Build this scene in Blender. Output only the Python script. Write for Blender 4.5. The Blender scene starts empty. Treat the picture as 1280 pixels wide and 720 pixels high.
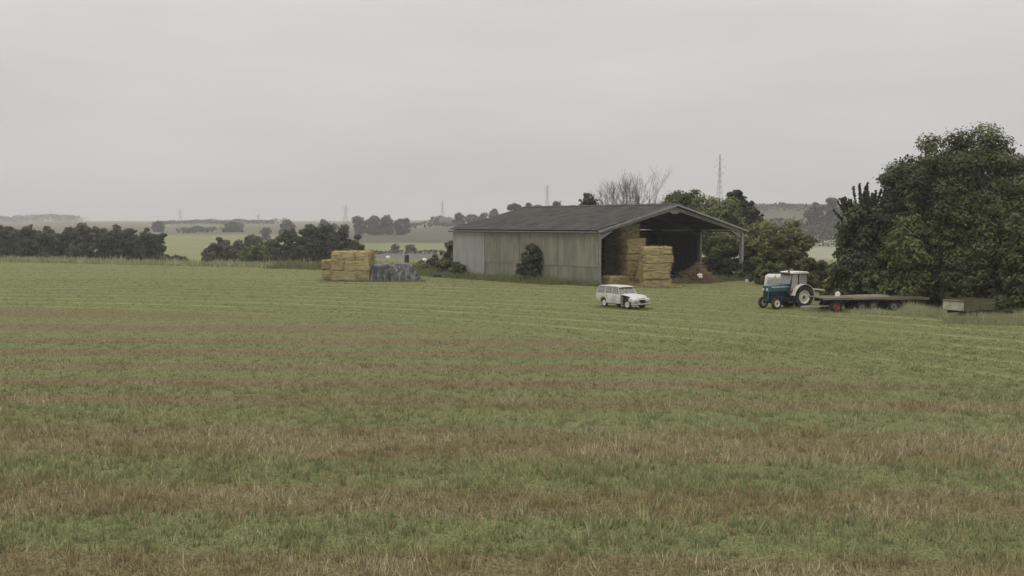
import bpy, bmesh, math, random
import numpy as np
from mathutils import Vector, Matrix

R = math.radians
SC = bpy.context.scene
COL = SC.collection

# ------------------------------------------------------------------ camera, sky, sun, exposure
CAM_H = 5.6
F_PX = 1350.0                      # focal length in pixels of a 1280 px wide frame
PITCH = math.atan(80.0 / F_PX)
cam_d = bpy.data.cameras.new('camera')
cam_d.sensor_width = 36.0
cam_d.lens = 36.0 * F_PX / 1280.0
cam_d.clip_start = 0.1
cam_d.clip_end = 12000.0
cam = bpy.data.objects.new('camera', cam_d)
COL.objects.link(cam)
cam.location = (0, 0, CAM_H)
cam.rotation_euler = (R(90) - PITCH, 0, 0)
SC.camera = cam

SUN_EL, SUN_AZ = R(52), R(215)      # azimuth clockwise from +Y: behind the camera, to the left
wd = bpy.data.worlds.new('World')
SC.world = wd
wd.use_nodes = True
nt = wd.node_tree
for n in list(nt.nodes):
    nt.nodes.remove(n)


def nd(tree, kind, **kw):
    n = tree.nodes.new(kind)
    for k, v in kw.items():
        setattr(n, k, v)
    return n


def lk(tree, a, b):
    tree.links.new(a, b)


out = nd(nt, 'ShaderNodeOutputWorld')
bg = nd(nt, 'ShaderNodeBackground')
bg.inputs['Strength'].default_value = 0.1
sky = nd(nt, 'ShaderNodeTexSky', sky_type='NISHITA')
sky.sun_disc = False
sky.sun_elevation = SUN_EL
sky.sun_rotation = SUN_AZ
sky.dust_density = 3.0
tc = nd(nt, 'ShaderNodeTexCoord')
sep = nd(nt, 'ShaderNodeSeparateXYZ')
lk(nt, tc.outputs['Generated'], sep.inputs[0])
cl = nd(nt, 'ShaderNodeClamp')
lk(nt, sep.outputs['Z'], cl.inputs[0])
grad = nd(nt, 'ShaderNodeMath', operation='MULTIPLY_ADD')   # overcast sky: brighter towards the zenith
pw = nd(nt, 'ShaderNodeMath', operation='POWER')
lk(nt, cl.outputs[0], pw.inputs[0])
pw.inputs[1].default_value = 1.5
lk(nt, pw.outputs[0], grad.inputs[0])
grad.inputs[1].default_value = 1.75
grad.inputs[2].default_value = 1.0
mp = nd(nt, 'ShaderNodeMapping')
mp.inputs['Scale'].default_value = (1.6, 1.6, 7.0)
lk(nt, tc.outputs['Generated'], mp.inputs[0])
nz = nd(nt, 'ShaderNodeTexNoise')
nz.inputs['Scale'].default_value = 1.7
nz.inputs['Detail'].default_value = 5.0
nz.inputs['Roughness'].default_value = 0.5
lk(nt, mp.outputs[0], nz.inputs['Vector'])
mr = nd(nt, 'ShaderNodeMapRange')
mr.inputs['From Min'].default_value = 0.3
mr.inputs['From Max'].default_value = 0.7
mr.inputs['To Min'].default_value = 0.92
mr.inputs['To Max'].default_value = 1.07
lk(nt, nz.outputs['Fac'], mr.inputs['Value'])
mul = nd(nt, 'ShaderNodeMath', operation='MULTIPLY')
lk(nt, grad.outputs[0], mul.inputs[0])
lk(nt, mr.outputs[0], mul.inputs[1])
cloud = nd(nt, 'ShaderNodeVectorMath', operation='SCALE')
cloud.inputs[0].default_value = (6.15, 6.0, 5.78)
lk(nt, mul.outputs[0], cloud.inputs['Scale'])
mixs = nd(nt, 'ShaderNodeMix', data_type='RGBA')
mixs.inputs[0].default_value = 0.97
lk(nt, sky.outputs[0], mixs.inputs[6])
lk(nt, cloud.outputs[0], mixs.inputs[7])
lk(nt, mixs.outputs[2], bg.inputs['Color'])
lk(nt, bg.outputs[0], out.inputs['Surface'])

sun_d = bpy.data.lights.new('sun', 'SUN')
sun_d.energy = 0.7
sun_d.angle = R(28)
sun_d.color = (1.0, 0.96, 0.9)
sun = bpy.data.objects.new('sun', sun_d)
COL.objects.link(sun)
sun.rotation_euler = (R(90) - SUN_EL, 0, -SUN_AZ + R(180))
sdir = Vector((math.sin(SUN_AZ) * math.cos(SUN_EL), math.cos(SUN_AZ) * math.cos(SUN_EL), math.sin(SUN_EL)))
sun.rotation_euler = sdir.to_track_quat('Z', 'Y').to_euler()

vs = SC.view_settings
vs.view_transform = 'Standard'
vs.look = 'None'
vs.exposure = 0.0
vs.gamma = 1.0
vs.use_curve_mapping = False
SC.cycles.use_denoising = True
SC.cycles.max_bounces = 5
SC.cycles.diffuse_bounces = 3
SC.cycles.glossy_bounces = 2
SC.cycles.transmission_bounces = 3
SC.cycles.transparent_max_bounces = 8
SC.cycles.volume_bounces = 0

# ------------------------------------------------------------------ helpers
CP, SP = math.cos(PITCH), math.sin(PITCH)


def ray(px, py):
    u = (px - 640.0) / F_PX
    v = (360.0 - py) / F_PX
    den = CP + v * SP
    return u / den, (v * CP - SP) / den          # dx/dy, dz/dy


def at(px, py, depth):
    a, b = ray(px, py)
    return Vector((a * depth, depth, CAM_H + b * depth))


def gp(px, py):                                   # point of the level field under a pixel
    a, b = ray(px, py)
    d = -CAM_H / b
    return Vector((a * d, d, 0.0))


def mesh_np(name, verts, faces, nper, mats=None, col=None, smooth=False):
    verts = np.asarray(verts, dtype=np.float32).reshape(-1, 3)
    faces = np.asarray(faces, dtype=np.int32).reshape(-1)
    nf = len(faces) // nper
    me = bpy.data.meshes.new(name)
    me.vertices.add(len(verts))
    me.vertices.foreach_set('co', verts.ravel())
    me.loops.add(len(faces))
    me.loops.foreach_set('vertex_index', faces)
    me.polygons.add(nf)
    me.polygons.foreach_set('loop_start', np.arange(0, nf * nper, nper, dtype=np.int32))
    if smooth:
        me.polygons.foreach_set('use_smooth', np.ones(nf, dtype=bool))
    me.update(calc_edges=True)
    if col is not None:
        a = me.color_attributes.new('col', 'FLOAT_COLOR', 'POINT')
        c = np.ones((len(verts), 4), dtype=np.float32)
        c[:, :3] = col
        a.data.foreach_set('color', c.ravel())
    if mats is not None:
        me.materials.append(mats)
    return me


def obj_of(name, me, parent=None, loc=None, rot=None):
    o = bpy.data.objects.new(name, me)
    COL.objects.link(o)
    if parent is not None:
        o.parent = parent
    if loc is not None:
        o.location = loc
    if rot is not None:
        o.rotation_euler = rot
    return o


def tag(o, label=None, cat=None, group=None, kind=None):
    if label:
        o['label'] = label
    if cat:
        o['category'] = cat
    if group:
        o['group'] = group
    if kind:
        o['kind'] = kind
    return o


def thing(name, label, cat, loc=(0, 0, 0), rz=0.0, group=None):
    o = bpy.data.objects.new(name, None)
    o.empty_display_size = 0.3
    COL.objects.link(o)
    o.location = loc
    o.rotation_euler = (0, 0, rz)
    return tag(o, label, cat, group)


class MB:
    def __init__(s):
        s.v, s.f = [], []

    def add(s, vs, fs):
        b = len(s.v)
        s.v += [tuple(p) for p in vs]
        s.f += [tuple(b + i for i in f) for f in fs]
        return s

    def box(s, c, d, M=None):
        x, y, z = (k / 2 for k in d)
        P = [(-x, -y, -z), (x, -y, -z), (x, y, -z), (-x, y, -z), (-x, -y, z), (x, -y, z), (x, y, z), (-x, y, z)]
        P = [Vector(p) for p in P]
        if M is not None:
            P = [M @ p for p in P]
        P = [p + Vector(c) for p in P]
        return s.add(P, [(0, 3, 2, 1), (4, 5, 6, 7), (0, 1, 5, 4), (1, 2, 6, 5), (2, 3, 7, 6), (3, 0, 4, 7)])

    def beam(s, a, b, w, h, up=(0, 0, 1)):
        a, b = Vector(a), Vector(b)
        d = (b - a)
        L = d.length
        d.normalize()
        up = Vector(up)
        if abs(d.dot(up)) > .98:
            up = Vector((0, 1, 0))
        sx = d.cross(up).normalized()
        uz = sx.cross(d)
        P = []
        for q in (a, b):
            for i, j in ((-1, -1), (1, -1), (1, 1), (-1, 1)):
                P.append(q + sx * (i * w / 2) + uz * (j * h / 2))
        return s.add(P, [(0, 1, 2, 3), (7, 6, 5, 4), (0, 4, 5, 1), (1, 5, 6, 2), (2, 6, 7, 3), (3, 7, 4, 0)])

    def tube(s, pts, rad, n=8, cap=True):
        pts = [Vector(p) for p in pts]
        if not hasattr(rad, '__len__'):
            rad = [rad] * len(pts)
        base = len(s.v)
        for i, p in enumerate(pts):
            d = (pts[min(i + 1, len(pts) - 1)] - pts[max(i - 1, 0)]).normalized()
            ref = Vector((0, 0, 1)) if abs(d.z) < .9 else Vector((1, 0, 0))
            sx = d.cross(ref).normalized()
            sy = d.cross(sx)
            for k in range(n):
                t = 2 * math.pi * k / n
                s.v.append(tuple(p + (sx * math.cos(t) + sy * math.sin(t)) * rad[i]))
        for i in range(len(pts) - 1):
            for k in range(n):
                k2 = (k + 1) % n
                s.f.append((base + i * n + k, base + i * n + k2, base + (i + 1) * n + k2, base + (i + 1) * n + k))
        if cap:
            s.f.append(tuple(base + k for k in reversed(range(n))))
            s.f.append(tuple(base + (len(pts) - 1) * n + k for k in range(n)))
        return s

    def lathe(s, prof, n=28, c=(0, 0, 0), closed=True):   # axis = local Y; prof = [(radius, y)]
        base = len(s.v)
        m = len(prof)
        for k in range(n):
            t = 2 * math.pi * k / n
            for r, y in prof:
                s.v.append((c[0] + r * math.cos(t), c[1] + y, c[2] + r * math.sin(t)))
        for k in range(n):
            k2 = (k + 1) % n
            for i in range(m if closed else m - 1):
                j = (i + 1) % m
                s.f.append((base + k * m + i, base + k2 * m + i, base + k2 * m + j, base + k * m + j))
        return s

    def prism(s, poly, y0, y1):                            # poly = [(x, z)], extruded along Y
        n = len(poly)
        P = [(x, y0, z) for x, z in poly] + [(x, y1, z) for x, z in poly]
        F = [tuple(range(n)), tuple(reversed(range(n, 2 * n)))]
        F += [(i, i + n, (i + 1) % n + n, (i + 1) % n) for i in range(n)]
        return s.add(P, F)

    def loft(s, rings, close_ends=True):
        base = len(s.v)
        n = len(rings[0])
        for r in rings:
            s.v += [tuple(p) for p in r]
        for i in range(len(rings) - 1):
            for k in range(n):
                k2 = (k + 1) % n
                s.f.append((base + i * n + k, base + i * n + k2, base + (i + 1) * n + k2, base + (i + 1) * n + k))
        if close_ends:
            s.f.append(tuple(base + k for k in reversed(range(n))))
            s.f.append(tuple(base + (len(rings) - 1) * n + k for k in range(n)))
        return s

    def mesh(s, name, m, smooth=False, bevel=0.0, fix=True):
        me = bpy.data.meshes.new(name)
        me.from_pydata(s.v, [], s.f)
        if fix or bevel:
            bm = bmesh.new()
            bm.from_mesh(me)
            if bevel:
                bmesh.ops.remove_doubles(bm, verts=bm.verts, dist=1e-4)
                es = [e for e in bm.edges if len(e.link_faces) == 2 and e.calc_face_angle(0) > R(25)]
                bmesh.ops.bevel(bm, geom=es, offset=bevel, segments=2, profile=0.5, affect='EDGES')
            bmesh.ops.recalc_face_normals(bm, faces=bm.faces)
            bm.to_mesh(me)
            bm.free()
        if smooth:
            me.polygons.foreach_set('use_smooth', [True] * len(me.polygons))
            try:
                me.set_sharp_from_angle(angle=R(40))
            except Exception:
                pass
        if m is not None:
            me.materials.append(m)
        me.update()
        return me

    def build(s, name, m, parent=None, smooth=False, bevel=0.0, loc=None, rot=None):
        return obj_of(name, s.mesh(name, m, smooth, bevel), parent, loc, rot)


# ------------------------------------------------------------------ materials
def mat(name, c, rough=0.7, metal=0.0, spec=0.3, var=0.25, scale=3.0, stretch=(1, 1, 1), c2=None, bump=0.0, bscale=30.0,
        objvar=0.0, detail=5.0, lo=0.35, hi=0.65):
    m = bpy.data.materials.new(name)
    m.use_nodes = True
    t = m.node_tree
    b = t.nodes['Principled BSDF']
    b.inputs['Roughness'].default_value = rough
    b.inputs['Metallic'].default_value = metal
    b.inputs['Specular IOR Level'].default_value = spec
    tcn = nd(t, 'ShaderNodeTexCoord')
    mpn = nd(t, 'ShaderNodeMapping')
    mpn.inputs['Scale'].default_value = stretch
    lk(t, tcn.outputs['Object'], mpn.inputs[0])
    oi = nd(t, 'ShaderNodeObjectInfo')
    addv = nd(t, 'ShaderNodeVectorMath', operation='ADD')
    sc = nd(t, 'ShaderNodeVectorMath', operation='SCALE')
    comb = nd(t, 'ShaderNodeCombineXYZ')
    lk(t, oi.outputs['Random'], comb.inputs[0])
    lk(t, oi.outputs['Random'], comb.inputs[1])
    lk(t, oi.outputs['Random'], comb.inputs[2])
    lk(t, comb.outputs[0], sc.inputs[0])
    sc.inputs['Scale'].default_value = 37.0
    lk(t, mpn.outputs[0], addv.inputs[0])
    lk(t, sc.outputs[0], addv.inputs[1])
    n = nd(t, 'ShaderNodeTexNoise')
    n.inputs['Scale'].default_value = scale
    n.inputs['Detail'].default_value = detail
    n.inputs['Roughness'].default_value = 0.6
    lk(t, addv.outputs[0], n.inputs['Vector'])
    rp = nd(t, 'ShaderNodeValToRGB')
    rp.color_ramp.elements[0].position = lo
    rp.color_ramp.elements[1].position = hi
    if c2 is None:
        a = tuple(k * (1 - var) for k in c)
        d = tuple(min(1, k * (1 + var)) for k in c)
    else:
        a, d = c, c2
    rp.color_ramp.elements[0].color = (*a, 1)
    rp.color_ramp.elements[1].color = (*d, 1)
    lk(t, n.outputs['Fac'], rp.inputs[0])
    last = rp.outputs[0]
    if objvar:
        ma = nd(t, 'ShaderNodeMapRange')
        ma.inputs['To Min'].default_value = 1 - objvar
        ma.inputs['To Max'].default_value = 1 + objvar
        lk(t, oi.outputs['Random'], ma.inputs['Value'])
        vm = nd(t, 'ShaderNodeVectorMath', operation='SCALE')
        lk(t, last, vm.inputs[0])
        lk(t, ma.outputs[0], vm.inputs['Scale'])
        last = vm.outputs[0]
    lk(t, last, b.inputs['Base Color'])
    if bump:
        n2 = nd(t, 'ShaderNodeTexNoise')
        n2.inputs['Scale'].default_value = bscale
        n2.inputs['Detail'].default_value = 4
        lk(t, addv.outputs[0], n2.inputs['Vector'])
        bp = nd(t, 'ShaderNodeBump')
        bp.inputs['Strength'].default_value = bump
        bp.inputs['Distance'].default_value = 0.03
        lk(t, n2.outputs['Fac'], bp.inputs['Height'])
        lk(t, bp.outputs[0], b.inputs['Normal'])
    return m


def leaf_mat(name, trans=0.25, rough=0.6, spec=0.2):
    m = bpy.data.materials.new(name)
    m.use_nodes = True
    t = m.node_tree
    b = t.nodes['Principled BSDF']
    at_ = nd(t, 'ShaderNodeAttribute', attribute_name='col')
    lk(t, at_.outputs['Color'], b.inputs['Base Color'])
    b.inputs['Roughness'].default_value = rough
    b.inputs['Specular IOR Level'].default_value = spec
    tr = nd(t, 'ShaderNodeBsdfTranslucent')
    lk(t, at_.outputs['Color'], tr.inputs['Color'])
    mx = nd(t, 'ShaderNodeMixShader')
    mx.inputs[0].default_value = trans
    lk(t, b.outputs[0], mx.inputs[1])
    lk(t, tr.outputs[0], mx.inputs[2])
    lk(t, mx.outputs[0], t.nodes['Material Output'].inputs['Surface'])
    return m


def grass_mat(name):
    # blades stand so thick that light reaches them from above: shading normal bent upwards
    m = leaf_mat(name, .3, .8, .05)
    t = m.node_tree
    g = nd(t, 'ShaderNodeNewGeometry')
    a = nd(t, 'ShaderNodeVectorMath', operation='SCALE')
    lk(t, g.outputs['Normal'], a.inputs[0])
    a.inputs['Scale'].default_value = .55
    b = nd(t, 'ShaderNodeVectorMath', operation='ADD')
    lk(t, a.outputs[0], b.inputs[0])
    b.inputs[1].default_value = (0, 0, .8)
    c = nd(t, 'ShaderNodeVectorMath', operation='NORMALIZE')
    lk(t, b.outputs[0], c.inputs[0])
    for n in t.nodes:
        if n.type in ('BSDF_PRINCIPLED', 'BSDF_TRANSLUCENT'):
            lk(t, c.outputs[0], n.inputs['Normal'])
    return m


def glass_mat(name, tint, opac=0.35):
    m = bpy.data.materials.new(name)
    m.use_nodes = True
    t = m.node_tree
    for n in list(t.nodes):
        if n.type != 'OUTPUT_MATERIAL':
            t.nodes.remove(n)
    o = [n for n in t.nodes if n.type == 'OUTPUT_MATERIAL'][0]
    tr = nd(t, 'ShaderNodeBsdfTransparent')
    tr.inputs[0].default_value = (*tint, 1)
    gl = nd(t, 'ShaderNodeBsdfGlossy')
    gl.inputs['Roughness'].default_value = 0.08
    gl.inputs['Color'].default_value = (.9, .9, .9, 1)
    df = nd(t, 'ShaderNodeBsdfDiffuse')
    df.inputs['Color'].default_value = (.52, .52, .49, 1)
    fr = nd(t, 'ShaderNodeFresnel')
    fr.inputs['IOR'].default_value = 1.5
    nzz = nd(t, 'ShaderNodeTexNoise')
    nzz.inputs['Scale'].default_value = 6.0
    m0 = nd(t, 'ShaderNodeMapRange')
    m0.inputs['To Min'].default_value = opac * .6
    m0.inputs['To Max'].default_value = opac * 1.4
    lk(t, nzz.outputs['Fac'], m0.inputs['Value'])
    m1 = nd(t, 'ShaderNodeMixShader')
    lk(t, m0.outputs[0], m1.inputs[0])
    lk(t, tr.outputs[0], m1.inputs[1])
    lk(t, df.outputs[0], m1.inputs[2])
    m2 = nd(t, 'ShaderNodeMixShader')
    lk(t, fr.outputs[0], m2.inputs[0])
    lk(t, m1.outputs[0], m2.inputs[1])
    lk(t, gl.outputs[0], m2.inputs[2])
    lk(t, m2.outputs[0], o.inputs['Surface'])
    return m


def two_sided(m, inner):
    # the underside of the sheets is near black: roof shade put into the colour
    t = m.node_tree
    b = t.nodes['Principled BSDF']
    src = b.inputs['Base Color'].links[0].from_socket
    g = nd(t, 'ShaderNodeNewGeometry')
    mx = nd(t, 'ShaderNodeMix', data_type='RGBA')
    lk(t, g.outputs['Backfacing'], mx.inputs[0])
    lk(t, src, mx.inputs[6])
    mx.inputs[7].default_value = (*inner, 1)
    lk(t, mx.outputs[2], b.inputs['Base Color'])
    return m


M = {
    'cladding': mat('aged_cladding', (.215, .218, .168), .85, var=.2, scale=1.6, stretch=(1, 1, .25), objvar=.09, bump=.1),
    'cladding_new': mat('grey_cladding', (.31, .305, .295), .75, var=.12, scale=1.2, stretch=(1, 1, .3), objvar=.04),
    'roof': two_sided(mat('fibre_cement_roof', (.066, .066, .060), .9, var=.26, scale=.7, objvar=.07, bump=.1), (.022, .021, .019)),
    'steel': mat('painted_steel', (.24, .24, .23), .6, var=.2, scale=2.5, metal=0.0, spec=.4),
    'shade_steel': mat('shade_toned_steel', (.042, .041, .038), .6, var=.3, scale=2.5),  # inner steelwork, with the barn's interior shade painted into its colour
    'shade_board': mat('shade_toned_boards', (.020, .019, .016), .9, var=.4, scale=2.0, stretch=(1, 1, .2), objvar=.2),  # wall boards coloured near black to stand for the gloom inside
    'gutter': mat('gutter_grey', (.12, .12, .11), .6, var=.2),
    'bark': mat('bark', (.06, .052, .042), .95, var=.4, scale=5, stretch=(1, 1, .3), bump=.5, bscale=12),
    'twig': mat('twig', (.13, .12, .11), .95, var=.25, scale=5),
    'straw_core': None,
    'white_paint': mat('old_white_paint', (.50, .48, .43), .45, var=.14, scale=1.6, spec=.45, lo=.3, hi=.7),
    'car_paint': mat('chalky_white_paint', (.50, .49, .47), .42, var=.14, scale=1.7, spec=.45),
    'car_yellow': mat('yellowed_white_paint', (.42, .39, .25), .45, c2=(.46, .45, .40), scale=1.6, spec=.4),
    'black': mat('black_rubber', (.022, .021, .02), .85, var=.3, scale=6),
    'tyre': mat('worn_tyre', (.032, .031, .028), .9, var=.35, scale=5, bump=.2),
    'void': mat('oily_black_metal', (.018, .017, .016), .7, var=.4, scale=5),
    'chrome': mat('dull_chrome', (.45, .45, .44), .3, metal=.8, var=.15),
    'lamp': mat('headlamp_lens', (.55, .55, .53), .12, spec=.7, var=.06, scale=9),
    'blue': mat('tractor_blue', (.025, .088, .105), .5, var=.3, scale=3, spec=.45),
    'blue_dark': mat('grimy_blue', (.012, .035, .048), .6, var=.4, scale=4),
    'trac_white': mat('tractor_white', (.52, .50, .45), .5, var=.2, scale=2.5, spec=.4),
    'rim': mat('cream_rim', (.55, .53, .46), .5, var=.15, scale=4),
    'grime': mat('greasy_grey', (.05, .05, .046), .7, var=.4, scale=5),
    'red': mat('faded_red_rim', (.22, .062, .042), .6, var=.3, scale=5),
    'grey_rim': mat('grey_rim', (.16, .16, .15), .6, var=.3, scale=5),
    'plank': mat('weathered_planks', (.165, .152, .118), .9, var=.45, scale=2.2, stretch=(.25, 3, 3), objvar=.2),
    'plank_dark': mat('dark_planks', (.10, .10, .065), .9, var=.4, scale=2.0, stretch=(.25, 3, 3), objvar=.2),  # darker and greener than the other planks
    'rust': mat('rusty_chassis', (.055, .038, .028), .85, var=.45, scale=5),
    'olive': mat('olive_boards', (.085, .086, .045), .8, var=.3, scale=2.4, stretch=(.3, 2, 3), objvar=.12),
    'pale_panel': mat('pale_tailboard', (.33, .315, .25), .75, var=.22, scale=2.6),
    'pole_wood': mat('bleached_pole', (.34, .31, .22), .85, var=.25, scale=4),
    'plastic': mat('white_plastic', (.66, .65, .62), .5, var=.08, scale=4),
    'dirt': mat('barn_floor_earth', (.055, .048, .036), .95, var=.4, scale=1.2, bump=.4, bscale=8),
    'brown': mat('brown_sticks', (.17, .12, .075), .95, var=.4, scale=4),
    'brick': mat('house_wall', (.30, .25, .21), .9, var=.2, scale=1),
    'tile': mat('house_roof', (.12, .08, .07), .9, var=.2, scale=1),
    'galv': mat('galvanised_lattice', (.30, .31, .31), .6, var=.1),
    'pane': mat('dark_pane', (.03, .033, .036), .15, var=.1, spec=.5),
    'glass': glass_mat('window_glass', (.90, .91, .88), .38),
    'leaf': leaf_mat('leaves', .22),
    'grass': grass_mat('grass_blades'),
    'straw_loose': leaf_mat('straw_stalks', .1, .85, .1),
}


def straw_mat(name, c, c2, c3):
    m = bpy.data.materials.new(name)
    m.use_nodes = True
    t = m.node_tree
    b = t.nodes['Principled BSDF']
    b.inputs['Roughness'].default_value = .9
    b.inputs['Specular IOR Level'].default_value = .1
    tcn = nd(t, 'ShaderNodeTexCoord')
    oi = nd(t, 'ShaderNodeObjectInfo')
    mpn = nd(t, 'ShaderNodeMapping')
    mpn.inputs['Scale'].default_value = (.5, .9, 3.2)
    lk(t, tcn.outputs['Object'], mpn.inputs[0])
    lk(t, oi.outputs['Random'], mpn.inputs['Location'])
    n = nd(t, 'ShaderNodeTexNoise')
    n.inputs['Scale'].default_value = 3.0
    n.inputs['Detail'].default_value = 8
    n.inputs['Roughness'].default_value = .7
    lk(t, mpn.outputs[0], n.inputs['Vector'])
    rp = nd(t, 'ShaderNodeValToRGB')
    e = rp.color_ramp.elements
    e[0].position = .32
    e[0].color = (*c, 1)
    e[1].position = .7
    e[1].color = (*c3, 1)
    k = e.new(.5)
    k.color = (*c2, 1)
    lk(t, n.outputs['Fac'], rp.inputs[0])
    ma = nd(t, 'ShaderNodeMapRange')
    ma.inputs['To Min'].default_value = .86
    ma.inputs['To Max'].default_value = 1.12
    lk(t, oi.outputs['Random'], ma.inputs['Value'])
    vm = nd(t, 'ShaderNodeVectorMath', operation='SCALE')
    lk(t, rp.outputs[0], vm.inputs[0])
    lk(t, ma.outputs[0], vm.inputs['Scale'])
    lk(t, vm.outputs[0], b.inputs['Base Color'])
    bp = nd(t, 'ShaderNodeBump')
    bp.inputs['Strength'].default_value = .7
    bp.inputs['Distance'].default_value = .05
    lk(t, n.outputs['Fac'], bp.inputs['Height'])
    lk(t, bp.outputs[0], b.inputs['Normal'])
    return m


M['straw'] = straw_mat('pressed_straw', (.14, .108, .05), (.35, .285, .145), (.51, .435, .265))
M['tarp'] = mat('grey_plastic_sheet', (.020, .021, .023), .22, c2=(.10, .102, .103), scale=2.2, lo=.4, hi=.65, spec=.5, bump=.3, bscale=5)

# ------------------------------------------------------------------ noise for numpy
_rs = np.random.RandomState(11)
_tab = _rs.rand(256, 256).astype(np.float32)


def vnoise(x, y):
    xi = np.floor(x).astype(int)
    yi = np.floor(y).astype(int)
    fx = x - xi
    fy = y - yi
    fx = fx * fx * (3 - 2 * fx)
    fy = fy * fy * (3 - 2 * fy)
    a = _tab[xi & 255, yi & 255]
    b = _tab[(xi + 1) & 255, yi & 255]
    c = _tab[xi & 255, (yi + 1) & 255]
    d = _tab[(xi + 1) & 255, (yi + 1) & 255]
    return (a * (1 - fx) + b * fx) * (1 - fy) + (c * (1 - fx) + d * fx) * fy


def fbm(x, y, o=4):
    s, a, t = 0, .5, 0
    for k in range(o):
        s = s + a * vnoise(x * 2 ** k + 17 * k, y * 2 ** k + 31 * k)
        t += a
        a *= .5
    return s / t


def sstep(t):
    t = np.clip(t, 0, 1)
    return t * t * (3 - 2 * t)


# ------------------------------------------------------------------ ground
def edge_y(x):
    return np.interp(x, [-160, -79, -50, -26, -10, 20, 60, 120], [185, 166, 152, 141, 134, 150, 160, 170])


PROF = ([0, 260, 300, 420, 520, 600, 700, 800, 900, 1000, 1150, 1300, 1500, 1700, 2200, 2600, 3000],
        [-9, -9, -9, -9, -7.5, -6, -4.2, -2.5, -.7, 1, 3.2, 5, 7, 6.0, 7, 13, 12])


def ground_z(x, y):
    x = np.asarray(x, dtype=float)
    y = np.asarray(y, dtype=float)
    E = edge_y(x)
    z = -9 * sstep((y - E) / 140.0) + np.interp(y, *PROF) + 9
    r = x / np.maximum(y, 60)
    add = 12 * sstep((r + .13) / .2) + 12 * sstep((r - .12) / .12)
    z = z + add * sstep((y - 450) / 900)
    z = z + (fbm(x / 90, y / 90, 3) - .5) * 3 * sstep((y - 330) / 400)
    return z


A_POS = [8, 12, 13, 15, 15.6, 17.6, 18.2, 20, 20.6, 22.4, 23.0, 25.0, 25.6, 28.6, 29.6, 32.2, 32.7, 34.2, 34.6, 36.2, 36.7, 38.3, 38.8,
         40.2, 40.7, 42.6, 43.1, 44.2, 44.8, 47, 47.6, 49, 49.8, 52, 52.8, 54.5, 55.5, 58.5, 59.5, 62, 63.5, 70, 72, 90]
A_VAL = [.2, .2, .8, .8, .15, .15, .75, .75, .3, .34, .78, .74, .1, .12, .8, .84, .2, .2, .84, .82, .22, .22, .86,
         .86, .24, .28, .90, .88, .28, .28, .92, .90, .32, .34, .92, .90, .38, .40, .92, .86, .36, .40, .90, .90]
A_VAL = [.34 + (v - .44) * 1.0 for v in A_VAL]


def green_weight(x, y):
    w = (fbm(x / 7, y / 3.5) - .5) * 2.6
    eA = y + .05 * x + w * .4
    g = np.interp(eA, A_POS, A_VAL)
    eB = np.hypot(x + 52, y + 2)
    far = sstep((eB - 74) / 7)
    g = g * (1 - far) + .84 * far
    g = g + (fbm(x / 2.2 + 9, y / 1.6) - .5) * np.interp(y, [25, 45], [.5, .3])
    return np.clip(g, 0, 1)


rows = np.concatenate([np.linspace(-120, 0, 10), np.linspace(4, 120, 50), np.linspace(122, 420, 120),
                       np.linspace(424, 1000, 110), np.linspace(1010, 1700, 60), np.linspace(1750, 3000, 22)])
sc_ = np.concatenate([np.linspace(-1.2, -.56, 24)[:-1], np.linspace(-.56, .56, 300), np.linspace(.56, 1.2, 24)[1:]])
YY, SS = np.meshgrid(rows, sc_, indexing='ij')
XX = SS * (110 + np.maximum(YY, 0))
ZZ = ground_z(XX, YY)
nr, nc = XX.shape
idx = np.arange(nr * nc).reshape(nr, nc)
F = np.stack([idx[:-1, :-1], idx[:-1, 1:], idx[1:, 1:], idx[1:, :-1]], -1).reshape(-1, 4)
# colours of the far fields, each by its own plot of land
rr = XX / np.maximum(YY, 60)
wob = (fbm(XX / 40, YY / 60, 3) - .5)
Y2 = YY + wob * 30 - (XX + 60) * .12
C = np.zeros((nr, nc, 3))
C[:] = (.15, .165, .075)


def zone(mask, c):
    C[mask] = c


zone((Y2 > 400), (.20, .195, .095))
zone((Y2 > 850), (.13, .125, .08))
zone((Y2 > 1150), (.17, .16, .10))
cen = (rr > -.175) & (rr < .16)
zone(cen & (Y2 > 300), (.135, .16, .072))
zone(cen & (Y2 > 445), (.12, .115, .105))
zone(cen & (Y2 > 490), (.19, .205, .10))
zone(cen & (Y2 > 615), (.10, .095, .07))
zone(cen & (Y2 > 1010), (.19, .19, .11))
zone(cen & (Y2 > 1180), (.14, .15, .08))
rgt = rr > .2
zone(rgt & (Y2 > 250), (.23, .235, .15))
zone(rgt & (Y2 > 430), (.26, .26, .18))
zone(rgt & (Y2 > 640), (.10, .105, .07))
C *= (1 + (fbm(XX / 25, YY / 12, 3)[..., None] - .5) * .35)
gme = mesh_np('ground', np.stack([XX, YY, ZZ], -1), F, 4, None, C.reshape(-1, 3), smooth=True)
na = gme.attributes.new('near', 'FLOAT', 'POINT')
na.data.foreach_set('value', (1 - sstep((YY - edge_y(XX) - 12) / 25)).astype(np.float32).ravel())


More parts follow.
